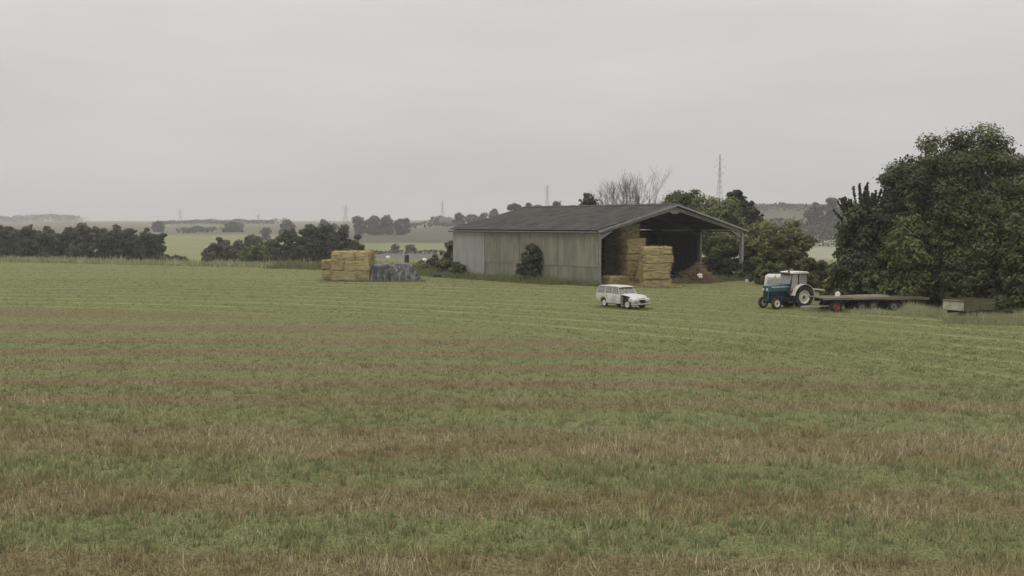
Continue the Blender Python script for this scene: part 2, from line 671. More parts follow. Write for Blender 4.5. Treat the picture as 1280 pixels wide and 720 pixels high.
def ground_material():
    m = bpy.data.materials.new('fields')
    m.use_nodes = True
    t = m.node_tree
    b = t.nodes['Principled BSDF']
    b.inputs['Roughness'].default_value = .95
    b.inputs['Specular IOR Level'].default_value = .05
    geo = nd(t, 'ShaderNodeNewGeometry')
    P = geo.outputs['Position']
    sp = nd(t, 'ShaderNodeSeparateXYZ')
    lk(t, P, sp.inputs[0])

    def noise(scale, sx=1, sy=1, detail=4, rough=.6):
        mpn = nd(t, 'ShaderNodeMapping')
        mpn.inputs['Scale'].default_value = (sx, sy, .0)
        lk(t, P, mpn.inputs[0])
        n = nd(t, 'ShaderNodeTexNoise')
        n.inputs['Scale'].default_value = scale
        n.inputs['Detail'].default_value = detail
        n.inputs['Roughness'].default_value = rough
        lk(t, mpn.outputs[0], n.inputs['Vector'])
        return n.outputs['Fac']

    def math_(op, a, b_=None, c_=None):
        n = nd(t, 'ShaderNodeMath', operation=op)
        for i, v in enumerate((a, b_, c_)):
            if v is None:
                continue
            if isinstance(v, (int, float)):
                n.inputs[i].default_value = v
            else:
                lk(t, v, n.inputs[i])
        return n.outputs[0]

    def ramp(fac, pts, interp='LINEAR'):
        n = nd(t, 'ShaderNodeValToRGB')
        n.color_ramp.interpolation = interp
        e = n.color_ramp.elements
        while len(e) > 1:
            e.remove(e[0])
        for i, (p, c) in enumerate(pts):
            k = e[0] if i == 0 else e.new(p)
            k.position = p
            k.color = (*c, 1) if hasattr(c, '__len__') else (c, c, c, 1)
        lk(t, fac, n.inputs[0])
        return n.outputs[0]

    def mix(f, a, b_):
        n = nd(t, 'ShaderNodeMix', data_type='RGBA')
        for i, v in ((0, f), (6, a), (7, b_)):
            if isinstance(v, tuple):
                n.inputs[i].default_value = (*v, 1)
            elif isinstance(v, float):
                n.inputs[i].default_value = v
            else:
                lk(t, v, n.inputs[i])
        return n.outputs[2]

    X, Y = sp.outputs['X'], sp.outputs['Y']
    warp = math_('MULTIPLY_ADD', noise(1, .14, .28), 2.0, -1.0)
    eA = math_('ADD', math_('MULTIPLY_ADD', X, .05, Y), warp)
    # stripes of the stubble: two ramps cover the list of 38 stops
    f1 = math_('DIVIDE', math_('SUBTRACT', eA, 8.0), 30.8)
    f2 = math_('DIVIDE', math_('SUBTRACT', eA, 38.8), 51.2)
    pA = [((p - 8) / 30.8, v) for p, v in zip(A_POS, A_VAL) if p <= 38.8]
    pB = [((p - 38.8) / 51.2, v) for p, v in zip(A_POS, A_VAL) if p >= 38.8]
    gA = mix(math_('GREATER_THAN', eA, 38.8), ramp(f1, pA), ramp(f2, pB))
    eB = math_('SQRT', math_('ADD', math_('POWER', math_('ADD', X, 52), 2), math_('POWER', math_('ADD', Y, 2), 2)))
    eBw = math_('ADD', eB, math_('MULTIPLY_ADD', noise(1, .03, .03, 2), 3.0, -1.5))
    far = ramp(math_('DIVIDE', math_('SUBTRACT', eB, 74), 10), [(0, 0.0), (.7, 1.0)], 'EASE')
    g = mix(far, gA, (.84, .84, .84))
    nm = math_('MULTIPLY_ADD', noise(1, .45, .7, 5, .65), .55, -.275)
    g = math_('ADD', g, nm)
    fine = noise(1, 16, 9, 6, .82)
    green = mix(ramp(fine, [(.4, 0.0), (.6, 1.0)]), (.062, .072, .030), (.255, .270, .118))
    brown = mix(ramp(fine, [(.4, 0.0), (.6, 1.0)]), (.062, .050, .025), (.262, .224, .122))
    near = mix(ramp(g, [(.32, 0.0), (.58, 1.0)]), brown, green)
    # mown swathe lines of the headland: pale cut grass and darker wheelings
    ln = math_('FRACT', math_('DIVIDE', eBw, 3.7))
    pale = ramp(ln, [(0, 0.0), (.05, 1.0), (.15, .8), (.22, 0.0)])
    dark = ramp(ln, [(.32, 0.0), (.4, 1.0), (.47, 0.0)])
    pn = ramp(noise(1, .05, .05, 3), [(.38, 0.0), (.62, 1.0)])
    fm = math_('MULTIPLY', math_('MULTIPLY', pale, far), pn)
    near = mix(math_('MULTIPLY', fm, .65), near, (.34, .33, .155))
    near = mix(math_('MULTIPLY', math_('MULTIPLY', dark, far), .4), near, (.075, .09, .036))
    big = ramp(noise(1, .02, .03, 3), [(.35, 0.0), (.65, 1.0)])
    near = mix(math_('MULTIPLY', big, .25), near, (.15, .15, .07))
    at1 = nd(t, 'ShaderNodeAttribute', attribute_name='col')
    at2 = nd(t, 'ShaderNodeAttribute', attribute_name='near')
    lk(t, mix(at2.outputs['Fac'], at1.outputs['Color'], near), b.inputs['Base Color'])
    bp = nd(t, 'ShaderNodeBump')
    bp.inputs['Strength'].default_value = .6
    bp.inputs['Distance'].default_value = .08
    lk(t, fine, bp.inputs['Height'])
    lk(t, bp.outputs[0], b.inputs['Normal'])
    return m


gme.materials.append(ground_material())
ground = obj_of('ground', gme)
tag(ground, 'mown field, valley and far farmland', kind='structure')

# ------------------------------------------------------------------ barn
GA = R(37.2)
U = Vector((math.cos(GA), math.sin(GA), 0))
Wv = Vector((-math.sin(GA), math.cos(GA), 0))
BL = gp(748, 357)
BW, BLEN, EAVE, RIDGE = 19.8, 23.6, 4.9, 7.3
BAY = BLEN / 4
barn = thing('barn', 'long open-fronted farm barn with grey corrugated cladding and low pitched roof', 'barn', BL, GA)


def bpt(a, b, z=0.0):
    return BL + U * a + Wv * b + Vector((0, 0, z))


def corrugated(name, w, h, m, waves=6, amp=.035):
    # sheet in the local XZ plane, corrugated along X, thickness towards +Y
    n = waves * 2
    P, Fs = [], []
    for k in range(n + 1):
        x = w * k / n
        y = amp if k % 2 else -amp
        P += [(x, y, 0), (x, y, h)]
    for k in range(n):
        Fs.append((2 * k, 2 * k + 2, 2 * k + 3, 2 * k + 1))
    me = bpy.data.meshes.new(name)
    me.from_pydata(P, [], Fs)
    me.materials.append(m)
    me.update()
    return me


rb = random.Random(4)
NSH = 24
SHW = BLEN / NSH
up_me = corrugated('upper_sheet', SHW, EAVE - 1.66, M['cladding'])
lo_me = corrugated('lower_sheet', SHW, 1.68, M['cladding'])
fu_me = corrugated('tall_sheet', SHW, EAVE - .05, M['cladding_new'])
lw = MB()
for z in (.25, 1.65, 3.2, 4.75):
    lw.beam((.06, .2, z), (.06, BLEN - .2, z), .09, .12)
left_wall = lw.build('side_wall', M['shade_steel'], barn)


def wall_sheet(me, k, z, dx, parent):
    o = obj_of('cladding_sheet', me, parent)
    y0 = k * SHW
    first = (k % 6 == 5)
    s = .93 if first else 1.0                      # the sheet ends short of the post at each bay
    o.matrix_local = Matrix.Translation((dx, y0, z)) @ Matrix.Rotation(R(90), 4, 'Z') @ Matrix.Rotation(rb.uniform(-.004, .004), 4, 'Y') @ Matrix.Diagonal((s, 1, 1, 1))
    return o


for k in range(NSH):
    if k >= 18:
        wall_sheet(fu_me, k, .05, -.06, left_wall)
    else:
        wall_sheet(up_me, k, 1.66, -.06, left_wall)
        wall_sheet(lo_me, k, .02 + rb.uniform(0, .03), -.015, left_wall)
# right-hand wall: first bay open, the rest boarded; back gable boarded
rw = MB()
for z in (.3, 2.4, 4.6):
    rw.beam((BW - .1, BAY, z), (BW - .1, BLEN, z), .09, .12)
right_wall = rw.build('side_wall', M['shade_steel'], barn)
bd = corrugated('board', SHW, EAVE - .1, M['shade_board'], waves=4)
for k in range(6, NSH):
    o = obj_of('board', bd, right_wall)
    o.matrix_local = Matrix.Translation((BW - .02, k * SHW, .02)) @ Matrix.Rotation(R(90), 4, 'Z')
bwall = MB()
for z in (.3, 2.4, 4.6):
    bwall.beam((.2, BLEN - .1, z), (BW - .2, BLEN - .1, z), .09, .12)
back_wall = bwall.build('back_wall', M['shade_steel'], barn)
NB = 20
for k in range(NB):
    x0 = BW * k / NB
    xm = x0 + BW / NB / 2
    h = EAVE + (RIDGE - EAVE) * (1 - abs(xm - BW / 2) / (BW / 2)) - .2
    me = corrugated('board', BW / NB, h, M['shade_board'], waves=4)
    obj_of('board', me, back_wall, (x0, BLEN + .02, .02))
# frames
for k in range(5):
    y = k * BAY + (.17 if k == 0 else (-.17 if k == 4 else 0))
    ms = M['steel'] if k == 0 else M['shade_steel']
    for x in (.18, BW - .18):
        p = MB()
        w, d = .30, .34
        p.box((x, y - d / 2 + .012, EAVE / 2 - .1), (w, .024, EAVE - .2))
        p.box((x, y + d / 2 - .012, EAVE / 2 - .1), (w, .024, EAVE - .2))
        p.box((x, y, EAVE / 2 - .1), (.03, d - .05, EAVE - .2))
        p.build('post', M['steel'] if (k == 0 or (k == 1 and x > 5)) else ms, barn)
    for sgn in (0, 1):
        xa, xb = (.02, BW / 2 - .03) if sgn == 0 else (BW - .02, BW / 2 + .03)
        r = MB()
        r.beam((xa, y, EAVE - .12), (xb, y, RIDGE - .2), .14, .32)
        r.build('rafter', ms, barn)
        hb = MB()                                  # haunch under the rafter
        s1 = 1 if sgn == 0 else -1
        hb.prism([(xa + s1 * .3, EAVE - .75), (xa + s1 * .3, EAVE - .3), (xa + s1 * 1.9, EAVE + .07)], y - .05, y + .05)
        hb.build('haunch', ms, barn)
    ap = MB()
    ap.prism([(BW / 2 - .75, RIDGE - .50), (BW / 2, RIDGE - .34), (BW / 2 + .75, RIDGE - .50), (BW / 2 + .3, RIDGE - .72), (BW / 2 - .3, RIDGE - .72)], y - .05, y + .05)
    ap.build('apex_plate', ms, barn)
SLOPE = math.atan2(RIDGE - EAVE, BW / 2)
SL = math.hypot(RIDGE - EAVE, BW / 2)
for s in (0, 1):
    for j in range(7):
        f = .06 + j * .145
        x = f * BW / 2
        z = EAVE + f * (RIDGE - EAVE) + .06
        if s:
            x = BW - x
        MB().beam((x, .1, z), (x, BLEN - .1, z), .07, .1).build('purlin', M['shade_steel'], barn)
# roof, three courses of sheets on each slope
NR = 3
rl = (SL + .35) / NR
NCOL = 24
cw = (BLEN + .5) / NCOL
rf = MB()
rf.beam((BW / 2, -.2, RIDGE + .1), (BW / 2, BLEN + .2, RIDGE + .1), .12, .1)
roof = rf.build('roof', M['shade_steel'], barn)
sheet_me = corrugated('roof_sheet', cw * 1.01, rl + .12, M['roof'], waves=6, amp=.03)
for s in (0, 1):
    for j in range(NR):
        for k in range(NCOL):
            o = obj_of('roof_sheet', sheet_me, roof)
            d0 = -.35 + j * rl
            lift = .15 + .025 * ((NR - j) % 2) + rb.uniform(0, .012) + (.02 if j < NR else 0) * (NR - 1 - j)
            # frame: X along the barn, Z up the slope, Y outward
            if s == 0:
                ez = Vector((math.cos(SLOPE), 0, math.sin(SLOPE)))
                org = Vector((0, -.25 + k * cw, EAVE))
            else:
                ez = Vector((-math.cos(SLOPE), 0, math.sin(SLOPE)))
                org = Vector((BW, -.25 + k * cw, EAVE))
            ex = Vector((0, 1, 0))
            if s == 0:
                ex = -ex
                org = org + Vector((0, cw, 0))
            ey = ez.cross(ex)
            mt = Matrix((ex, ey, ez)).transposed().to_4x4()
            mt.translation = org + ez * d0 + Vector((ey.x, 0, ey.z)) * lift * (1 if ey.z > 0 else -1)
            o.matrix_local = mt
for k in range(NCOL):
    c = MB()
    y0 = -.25 + k * cw
    z0 = RIDGE + .2
    g = .03 if k % 2 else 0.0
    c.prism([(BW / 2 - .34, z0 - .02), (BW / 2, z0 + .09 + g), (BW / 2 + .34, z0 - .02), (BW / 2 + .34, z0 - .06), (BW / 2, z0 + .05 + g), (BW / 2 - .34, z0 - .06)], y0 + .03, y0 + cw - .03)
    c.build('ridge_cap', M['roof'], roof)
for s in (0, 1):
    v = MB()
    xe = -.3 if s == 0 else BW + .3
    v.beam((xe, -.28, EAVE - .02 + .02), (BW / 2 + (-.02 if s == 0 else .02), -.28, RIDGE + .12), .05, .19)
    v.build('verge_board', M['steel'], barn)
gt = MB()
gt.tube([(-.42, -.2, EAVE - .06), (-.42, BLEN + .2, EAVE - .06)], .075, 8)
gt.build('gutter', M['gutter'], barn)
gt = MB()
gt.tube([(BW + .42, -.2, EAVE - .06), (BW + .42, BLEN + .2, EAVE - .06)], .075, 8)
gt.build('gutter', M['gutter'], barn)
fl = MB()
fl.add([bpt(.2, .3, .008), bpt(BW - .2, .3, .008), bpt(BW - .2, BLEN - .2, .008), bpt(.2, BLEN - .2, .008)], [(0, 1, 2, 3)])
tag(fl.build('barn_floor', M['dirt']), 'bare earth floor inside the barn', kind='structure')

# ------------------------------------------------------------------ straw bales
def bale_mesh(name, L, W, H, seed, slump=0.0):
    rng = np.random.RandomState(seed)
    bm = bmesh.new()
    bmesh.ops.create_cube(bm, size=1.0)
    bmesh.ops.subdivide_edges(bm, edges=bm.edges[:], cuts=7, use_grid_fill=True)
    co = np.array([v.co[:] for v in bm.verts])
    co[:, 0] *= L
    co[:, 1] *= W
    co[:, 2] *= H
    # rounded corners
    for ax, (p, q) in enumerate(((1, 2), (0, 2), (0, 1))):
        pass
    half = np.array([L, W, H]) / 2
    r = .06
    inner = np.clip(co, -(half - r), half - r)
    dv = co - inner
    ln = np.linalg.norm(dv, axis=1)
    k = ln > r
    co[k] = inner[k] + dv[k] / ln[k, None] * r
    o = rng.rand(3) * 50
    d = (fbm(co[:, 0] * 2.3 + o[0] + co[:, 2] * 1.7, co[:, 1] * 2.3 + o[1] + co[:, 2] * 3.1, 3) - .5)
    nrm = co / half
    nrm /= np.linalg.norm(nrm, axis=1)[:, None]
    co += nrm * d[:, None] * .26
    co[:, 2] += H / 2
    co[:, 2] -= slump * (co[:, 0] / L) ** 2 * H
    co[:, 2] = np.maximum(co[:, 2], 0.0)
    # flat seams where the strings bite
    ph = np.cos(co[:, 1] / W * 2 * math.pi * 4)
    co[:, 2] -= np.where(co[:, 2] > H * .8, .018 * (ph > .8), 0)
    for v, c in zip(bm.verts, co):
        v.co = c
    me = bpy.data.meshes.new(name)
    # shaggy straw ends on all faces but the underside
    V = [tuple(v.co) for v in bm.verts]
    FF = [tuple(v.index for v in f.verts) for f in bm.faces]
    nb = len(FF)
    bm.free()
    cs = np.array(V)
    for q in range(700):
        c = cs[rng.randint(len(cs))]
        if c[2] < .03:
            continue
        n = (c - np.array([0, 0, H / 2])) / half
        m_ = np.argmax(np.abs(n))
        nn = np.zeros(3)
        nn[m_] = np.sign(n[m_])
        jit = rng.uniform(-.12, .12, 3)
        jit[m_] = 0
        p = c + jit
        d = nn * rng.uniform(.02, .11) + rng.uniform(-.13, .13, 3)
        s = np.cross(d, rng.uniform(-1, 1, 3))
        s = s / (np.linalg.norm(s) + 1e-6) * .02
        b = len(V)
        V += [tuple(p - s), tuple(p + s), tuple(p + d)]
        FF.append((b, b + 1, b + 2))
    me.from_pydata(V, [], FF)
    me.materials.append(M['straw'])
    me.polygons.foreach_set('use_smooth', [i < nb for i in range(len(FF))])
    me.update()
    return me


BALE_S = [bale_mesh('straw_bale', 2.46, 1.24, .73, 20 + i) for i in range(4)]
BALE_B = [bale_mesh('straw_bale', 2.5, 1.25, 1.0, 40 + i) for i in range(3)]
BALE_C = [bale_mesh('straw_bale', 1.3, 1.25, 1.0, 50 + i) for i in range(2)]
ORD = ['bottom', 'second', 'third', 'fourth', 'fifth', 'sixth', 'seventh', 'eighth']


rl_ = random.Random(8)


def bale(me, p, rz, label, group, rot=None):
    o = obj_of('straw_bale', me)
    o.location = p
    o.scale = (rl_.uniform(.93, 1.05), rl_.uniform(.95, 1.03), 1.0)
    o.rotation_euler = rot if rot else (rl_.uniform(-.012, .012), rl_.uniform(-.015, .015), rz)
    return tag(o, label, 'straw bale', group)




def column(a, b, layers, rz, where, group, n=1, turn=0.0):
    for k in range(layers):
        for j in range(n):
            off = (j - (n - 1) / 2) * 1.22
            p = bpt(a, b) + Vector((0, 0, .012 + k * .70))
            dirv = Vector((-math.sin(rz), math.cos(rz), 0))
            p += dirv * off + Vector((rl_.uniform(-.07, .07), rl_.uniform(-.06, .06), 0))
            name = ORD[k] if k < layers - 1 else 'topmost'
            row = '' if n == 1 else (' front row' if j == 0 else ' back row')
            bale(BALE_S[rl_.randrange(4)], p, rz + rl_.uniform(-.05, .05) + turn * (k % 2), f'golden straw bale, {name} layer{row} of {where}', group)


# the pale stack standing half out of the barn mouth
fx = gp(822, 358.5)
for k in range(5):
    for j in range(2):
        p = Vector((fx.x + rl_.uniform(-.16, .16) - .03 * k, fx.y + j * 1.24 + rl_.uniform(-.05, .05), .012 + k * .70))
        nm = ORD[k] if k < 4 else 'topmost'
        row = 'front' if j == 0 else 'rear'
        bale(BALE_S[(k + j) % 4], p, R(7) + rl_.uniform(-.1, .1), f'pale straw bale, {nm} layer, {row} row of the stack in the barn mouth', 'bales of the pale stack')
column(7.0, 4.4, 8, GA, 'the tall stack reaching the barn roof', 'bales of the tall stack', 2)
column(5.7, 1.6, 6, GA, 'the narrow stack beside the pale stack', 'bales of the narrow stack')
column(2.6, 6.0, 4, GA, 'the low stack deep behind the left barn post', 'bales of the low left stack')
column(11.2, 7.5, 6, GA, 'the shaded stack behind the pale stack', 'bales of the shaded stack')
p = bpt(5.9, -.1)
bale(BALE_S[2], p + Vector((.25, -.1, 0)), 0, 'slumped straw bale tipped on end against the narrow stack', None, rot=(0, R(-72), R(30)))
bpy.context.view_layer.update()
o_ = COL.objects[-1]
o_.location.z = 1.15
o_.location.x -= .2
p = bpt(2.8, 1.0)
bale(BALE_S[1], p + Vector((0, 0, .012)), GA + .2, 'single straw bale lying on the floor just inside the left barn post', None)

def loose_straw(label, c, rx, ry, n, seed):
    rng = np.random.RandomState(seed)
    a_ = rng.uniform(0, 6.28, n)
    r_ = rng.rand(n) ** .6
    P = np.column_stack([c[0] + np.cos(a_) * r_ * rx, c[1] + np.sin(a_) * r_ * ry, rng.uniform(.01, .16, n) * (1.1 - r_)])
    d = rng.normal(size=(n, 3)) * np.array([.16, .16, .05])
    w = np.cross(d, np.array([0, 0, 1.0])) * .12
    V = np.stack([P - w, P + w, P + d], 1).reshape(-1, 3)
    V[:, 2] = np.maximum(V[:, 2], .004)
    col = np.array([.40, .33, .19]) * rng.uniform(.6, 1.2, n)[:, None]
    o = obj_of('loose_straw', mesh_np('loose_straw', V, np.arange(3 * n), 3, M['straw_loose'], np.repeat(col, 3, axis=0)))
    tag(o, label, 'straw', kind='stuff')


loose_straw('loose straw spilled round the foot of the pale stack', (fx.x, fx.y - .5), 2.3, 1.6, 5000, 3)
loose_straw('loose straw spilled on the barn floor by the left post', (bpt(4, .6).x, bpt(4, .6).y), 2.8, 2.2, 5000, 4)

# stack out on the field
fs = gp(439, 351.5)
SR = R(-6)
dx_, dy_ = Vector((math.cos(SR), math.sin(SR), 0)), Vector((-math.sin(SR), math.cos(SR), 0))
for k in range(3):
    z = .012 + k * .95
    nm = ['bottom', 'middle', 'top'][k]
    for j in range(2):
        a, b = (-.62, 1.24) if k % 2 == 0 else (.62, -1.24)
        jit = Vector((rl_.uniform(-.08, .08) - (.06 if k == 2 else 0), rl_.uniform(-.05, .05), z))
        row = 'near' if j == 0 else 'far'
        bale(BALE_B[(k + j) % 3], fs + dx_ * a + dy_ * (j * 1.24 + .62) + jit, SR + rl_.uniform(-.03, .03), f'long golden bale, {nm} layer, {row} row of the stack out on the field', 'long bales of the field stack')
        bale(BALE_C[(k + j) % 2], fs + dx_ * b + dy_ * (j * 1.27 + .62) + jit, SR + rl_.uniform(-.05, .05), f'short golden bale end, {nm} layer, {row} row of the stack out on the field', 'short bales of the field stack')
fs2 = gp(411, 349.5)
for k in range(2):
    bale(BALE_C[k], fs2 + Vector((-.12 * k, .6, .012 + k * .95)), R(3) + .04 * k, f'{["lower", "upper"][k]} bale of the two-high pile at the left end of the field stack', 'two-high bale pile')

# ------------------------------------------------------------------ sheeted heap beside the field stack
tp = gp(494, 351.8)


def tarp_mesh():
    nx, ny = 110, 60
    xs = np.linspace(-2.75, 2.85, nx)
    ys = np.linspace(-1.5, 1.5, ny)
    X, Y = np.meshgrid(xs, ys, indexing='ij')
    Xl = X
    # a low flat heap on the left and a taller mound on the right
    def plate(cx, hx, hy, h, soft):
        ax = np.abs(X - cx) / hx
        ay = np.abs(Y) / hy
        d = np.maximum(ax, ay) * .55 + np.hypot(ax, ay) * .45
        return h * (1 - sstep((d - (1 - soft)) / soft))
    z = np.maximum(plate(-1.25, 1.6, 1.4, 1.66, .34), plate(.45, 2.3, 1.5, 1.72, .72))
    q = fbm(X * .7 + 3, Y * .7, 3)
    q2 = fbm(X * 1.3 + 31, Y * 1.3 + 7, 3)
    flank = sstep(z / .3) * (.35 + .65 * sstep((1.7 - z) / .7))
    f1 = np.abs(np.sin(1.5 * (X - .4) - 1.1 * Y + 7 * q)) ** .8
    f2 = np.abs(np.sin(2.4 * (X - .4) + 1.9 * Y + 9 * q2)) ** .8
    z = z + (.34 * (f1 - .6) + .22 * (f2 - .6)) * flank
    z = z + (fbm(X * 2.6, Y * 2.6 + 3, 3) - .5) * .22 * sstep(z / .35)
    z = z - .22 * np.exp(-((X + .35 + .2 * Y) / .3) ** 2) * sstep(z / .5)
    z = np.maximum(z, .006 + .03 * (fbm(X * 3, Y * 3, 3)))
    Yo = Y - .14 * np.sin(X * 9) * (1 - sstep(z / 1.0)) * np.sign(Y)
    id_ = np.arange(nx * ny).reshape(nx, ny)
    Fq = np.stack([id_[:-1, :-1], id_[1:, :-1], id_[1:, 1:], id_[:-1, 1:]], -1).reshape(-1, 4)
    # leave the flat cloth only close to the heap
    ok = (z > .05)
    keep = ok[:-1, :-1] | ok[1:, :-1] | ok[1:, 1:] | ok[:-1, 1:]
    Fq = Fq[keep.reshape(-1)]
    used, inv = np.unique(Fq, return_inverse=True)
    V = np.stack([Xl, Yo, z], -1).reshape(-1, 3)[used]
    return mesh_np('tarpaulin_heap', V, inv.reshape(-1), 4, M['tarp'], smooth=True)


tarp = obj_of('tarpaulin_heap', tarp_mesh(), None, (tp.x, tp.y + 1.1, 0), (0, 0, R(-4)))
tag(tarp, 'crumpled grey plastic sheet draped over a heap right of the field bales', 'tarpaulin')
pp = at(508.5, 318.5, 111)
pb = MB()
pb.loft([[(pp.x + sx * w, pp.y + sy * w * .7, z) for sx, sy in ((-1, -1), (1, -1), (1, 1), (-1, 1))] for z, w in ((-.02, .24), (1.2, .235), (pp.z - .1, .22), (pp.z, .17))])
o = pb.build('wooden_post', M['bark'], None, bevel=.03)
tag(o, 'stout dark post standing behind the sheeted heap', 'post')
lg = gp(553, 346.5)
lb = MB()
lb.tube([(lg.x - .85, lg.y, .2), (lg.x - .2, lg.y + .1, .24), (lg.x + .9, lg.y - .05, .19)], [.2, .24, .18], 10)
tag(lb.build('log', M['grime'], None, smooth=True), 'short dark log in the grass near the far barn corner', 'log')

# ------------------------------------------------------------------ wheels
def wheel_mesh(r, w, rim_r, lugs=0):
    b = MB()
    hw = w / 2
    b.lathe([(rim_r, -hw * .82), (rim_r + (r - rim_r) * .5, -hw), (r * .955, -hw * .86), (r, -hw * .5), (r, hw * .5), (r * .955, hw * .86), (rim_r + (r - rim_r) * .5, hw), (rim_r, hw * .82)], 30)
    if lugs:
        for k in range(lugs):
            for s in (-1, 1):
                t0 = 2 * math.pi * (k + (.25 if s > 0 else -.25)) / lugs
                t1 = t0 + .16
                P = []
                for t, y in ((t0, .02 * s), (t1, hw * .97 * s)):
                    for dr in (-.01, .045):
                        for dt in (-.028, .028):
                            rr_ = r + dr - (.02 if abs(y) > hw * .5 else 0)
                            P.append((rr_ * math.cos(t + dt), y, rr_ * math.sin(t + dt)))
                b.add(P, [(0, 1, 3, 2), (4, 6, 7, 5), (0, 4, 5, 1), (2, 3, 7, 6), (0, 2, 6, 4), (1, 5, 7, 3)])
    return b


def rim_mesh(rim_r, w, dish=.4):
    b = MB()
    hw = w / 2
    for s in (-1, 1):
        b.lathe([(rim_r * 1.03, s * hw * .80), (rim_r * .96, s * hw * .88), (rim_r * .9, s * hw * .7), (rim_r * .78, s * hw * dish), (rim_r * .34, s * hw * (dish + .12)), (rim_r * .3, s * hw * (dish + .22)), (.001, s * hw * (dish + .22)), (.001, 0), (rim_r, 0)], 26, closed=True)
    return b


def add_wheel(parent, loc, r, w, rim_r, rim_m, steer=0.0, lugs=0, dish=.4, tyre_m=None, hub=None, side=-1):
    wheel = wheel_mesh(r, w, rim_r, lugs).build('wheel', tyre_m or M['tyre'], parent, smooth=not lugs, loc=loc, rot=(0, 0, steer))
    rim_mesh(rim_r, w, dish).build('rim', rim_m, wheel, smooth=True)
    h = MB()
    for s in (-1, 1):
        h.lathe([(rim_r * .26, s * w * .3), (rim_r * .2, s * w * (dish * .5 + .2)), (.001, s * w * (dish * .5 + .2)), (.001, s * w * .3)], 14)
    h.build('hub', hub or M['grime'], wheel, smooth=True)
    return wheel


# ------------------------------------------------------------------ estate car (X forward, Y left, Z up)
car_h = math.atan2(-.829, .559)
car = thing('estate_car', 'battered white estate car missing its front wing, parked on the grass before the barn', 'car', (7.44, 72.35, 0), car_h)


def arc(cx, cz, r, a0, a1, n):
    return [(cx + r * math.cos(R(a0 + (a1 - a0) * i / n)), cz + r * math.sin(R(a0 + (a1 - a0) * i / n))) for i in range(n + 1)]


def body_section(poly, w0, w1, belt, name, m):
    # side outline extruded across, the upper edge tucked in by w1
    b = MB()
    b.prism(poly, -w0, w0)
    b.v = [(x, y * (w1 / w0 if z > belt else 1.0), z) for x, y, z in b.v]
    return b.build(name, m, car, smooth=True, bevel=.03)


AX_R, AX_F = -1.16, 1.24
rear_poly = [(-1.93, .40), (-1.98, .62), (-1.97, .84), (-1.90, .93), (-1.30, .955)]
rear_poly += [(-.83, .96), (-.83, .33)] + arc(AX_R, .33, .34, 0, 180, 8)[1:] + [(-1.55, .36)]
body_section(rear_poly, .76, .72, .9, 'rear_wing', M['car_yellow'])
door_poly = [(-.825, .30), (-.825, .96), (.58, .955), (.62, .80), (.60, .30)]
bod = body_section(door_poly, .765, .725, .9, 'body', M['car_paint'])
for y in (-.768, .768):
    for x in (-.10,):
        MB().box((x, y, .62), (.014, .008, .56)).build('door_gap', M['void'], bod)
    MB().box((.10, y * 1.01, .80), (.13, .03, .03)).build('door_handle', M['chrome'], bod)
    MB().box((-.72, y * 1.01, .80), (.13, .03, .03)).build('door_handle', M['chrome'], bod)
# front end: the near (right) wing is gone, so the dark engine bay shows above the wheel
lw_ = MB()
lw_.prism([(.62, .32), (.62, .93), (1.2, .90), (1.6, .82), (1.6, .45)] + arc(AX_F, .33, .36, 10, 170, 8), .50, .75)
lw_.build('front_wing', M['car_paint'], car, smooth=True, bevel=.02)
eb = MB()
eb.box((1.02, -.05, .52), (.86, .98, .42))
eb.box((.66, -.30, .62), (.06, .80, .56))
eng = eb.build('engine_bay', M['grime'], car)
iw = MB()
iw.box((.74, -.70, .56), (.24, .03, .50))
iw.build('inner_wing', M['grey_rim'], car)
en = MB()
en.box((1.15, -.48, .62), (.30, .16, .14))
en.tube([(.72, -.58, .74), (1.1, -.56, .70), (1.45, -.52, .66)], .025, 6)
en.tube([(.8, -.5, .4), (1.24, -.6, .33)], .035, 6)
en.build('engine_parts', M['grime'], eng)
nose = MB()
rings = []
for x, zt, zb, w in ((1.42, .80, .42, .70), (1.72, .785, .38, .73), (1.88, .74, .38, .72), (1.97, .66, .42, .66)):
    rr_ = []
    for i in range(16):
        a = 2 * math.pi * i / 16
        cy, cz = math.cos(a), math.sin(a)
        sx = math.copysign(abs(cy) ** .45, cy)
        sz = math.copysign(abs(cz) ** .5, cz)
        rr_.append((x, sx * w, (zt + zb) / 2 + sz * (zt - zb) / 2))
    rings.append(rr_)
nose.loft(rings)
nose.build('nose_panel', M['car_paint'], car, smooth=True)
hd = MB()
hr = []
for x, z, w, drop in ((.56, .975, .66, .05), (.9, .97, .64, .06), (1.3, .925, .60, .07), (1.65, .85, .56, .08), (1.93, .745, .50, .08)):
    top = [(x, y * w, z - drop * abs(y) ** 2.2 + (.025 if abs(abs(y) - .45) < .12 else 0)) for y in np.linspace(-1, 1, 9)]
    bot = [(x, y * w, z - .035 - drop * abs(y) ** 2.2) for y in np.linspace(1, -1, 9)]
    hr.append(top + bot)
hd.loft(hr)
hd.build('bonnet', M['car_paint'], car, smooth=True)
for s in (-1, 1):
    h = MB()
    h.lathe([(.001, 0), (.16, 0), (.18, .03), (.165, .06), (.12, .085), (.001, .095)], 20, closed=False)
    # turn the lamp to face forward (lathe axis Y -> X), flattened to an oval
    h.v = [(y, -x * 1.15, z * .82) for x, y, z in h.v]
    l = h.build('headlight', M['lamp'], car, smooth=True, loc=(1.965, s * .47, .605))
    rg = MB()
    rg.lathe([(.16, -.01), (.185, .02), (.17, .05), (.15, .03)], 20)
    rg.v = [(y, -x * 1.15, z * .82) for x, y, z in rg.v]
    rg.build('lamp_ring', M['chrome'], l, smooth=True)
MB().box((1.972, 0, .56), (.03, .44, .14)).build('grille', M['void'], car)
MB().box((2.085, 0, .46), (.012, .42, .10)).build('number_plate', M['black'], car)
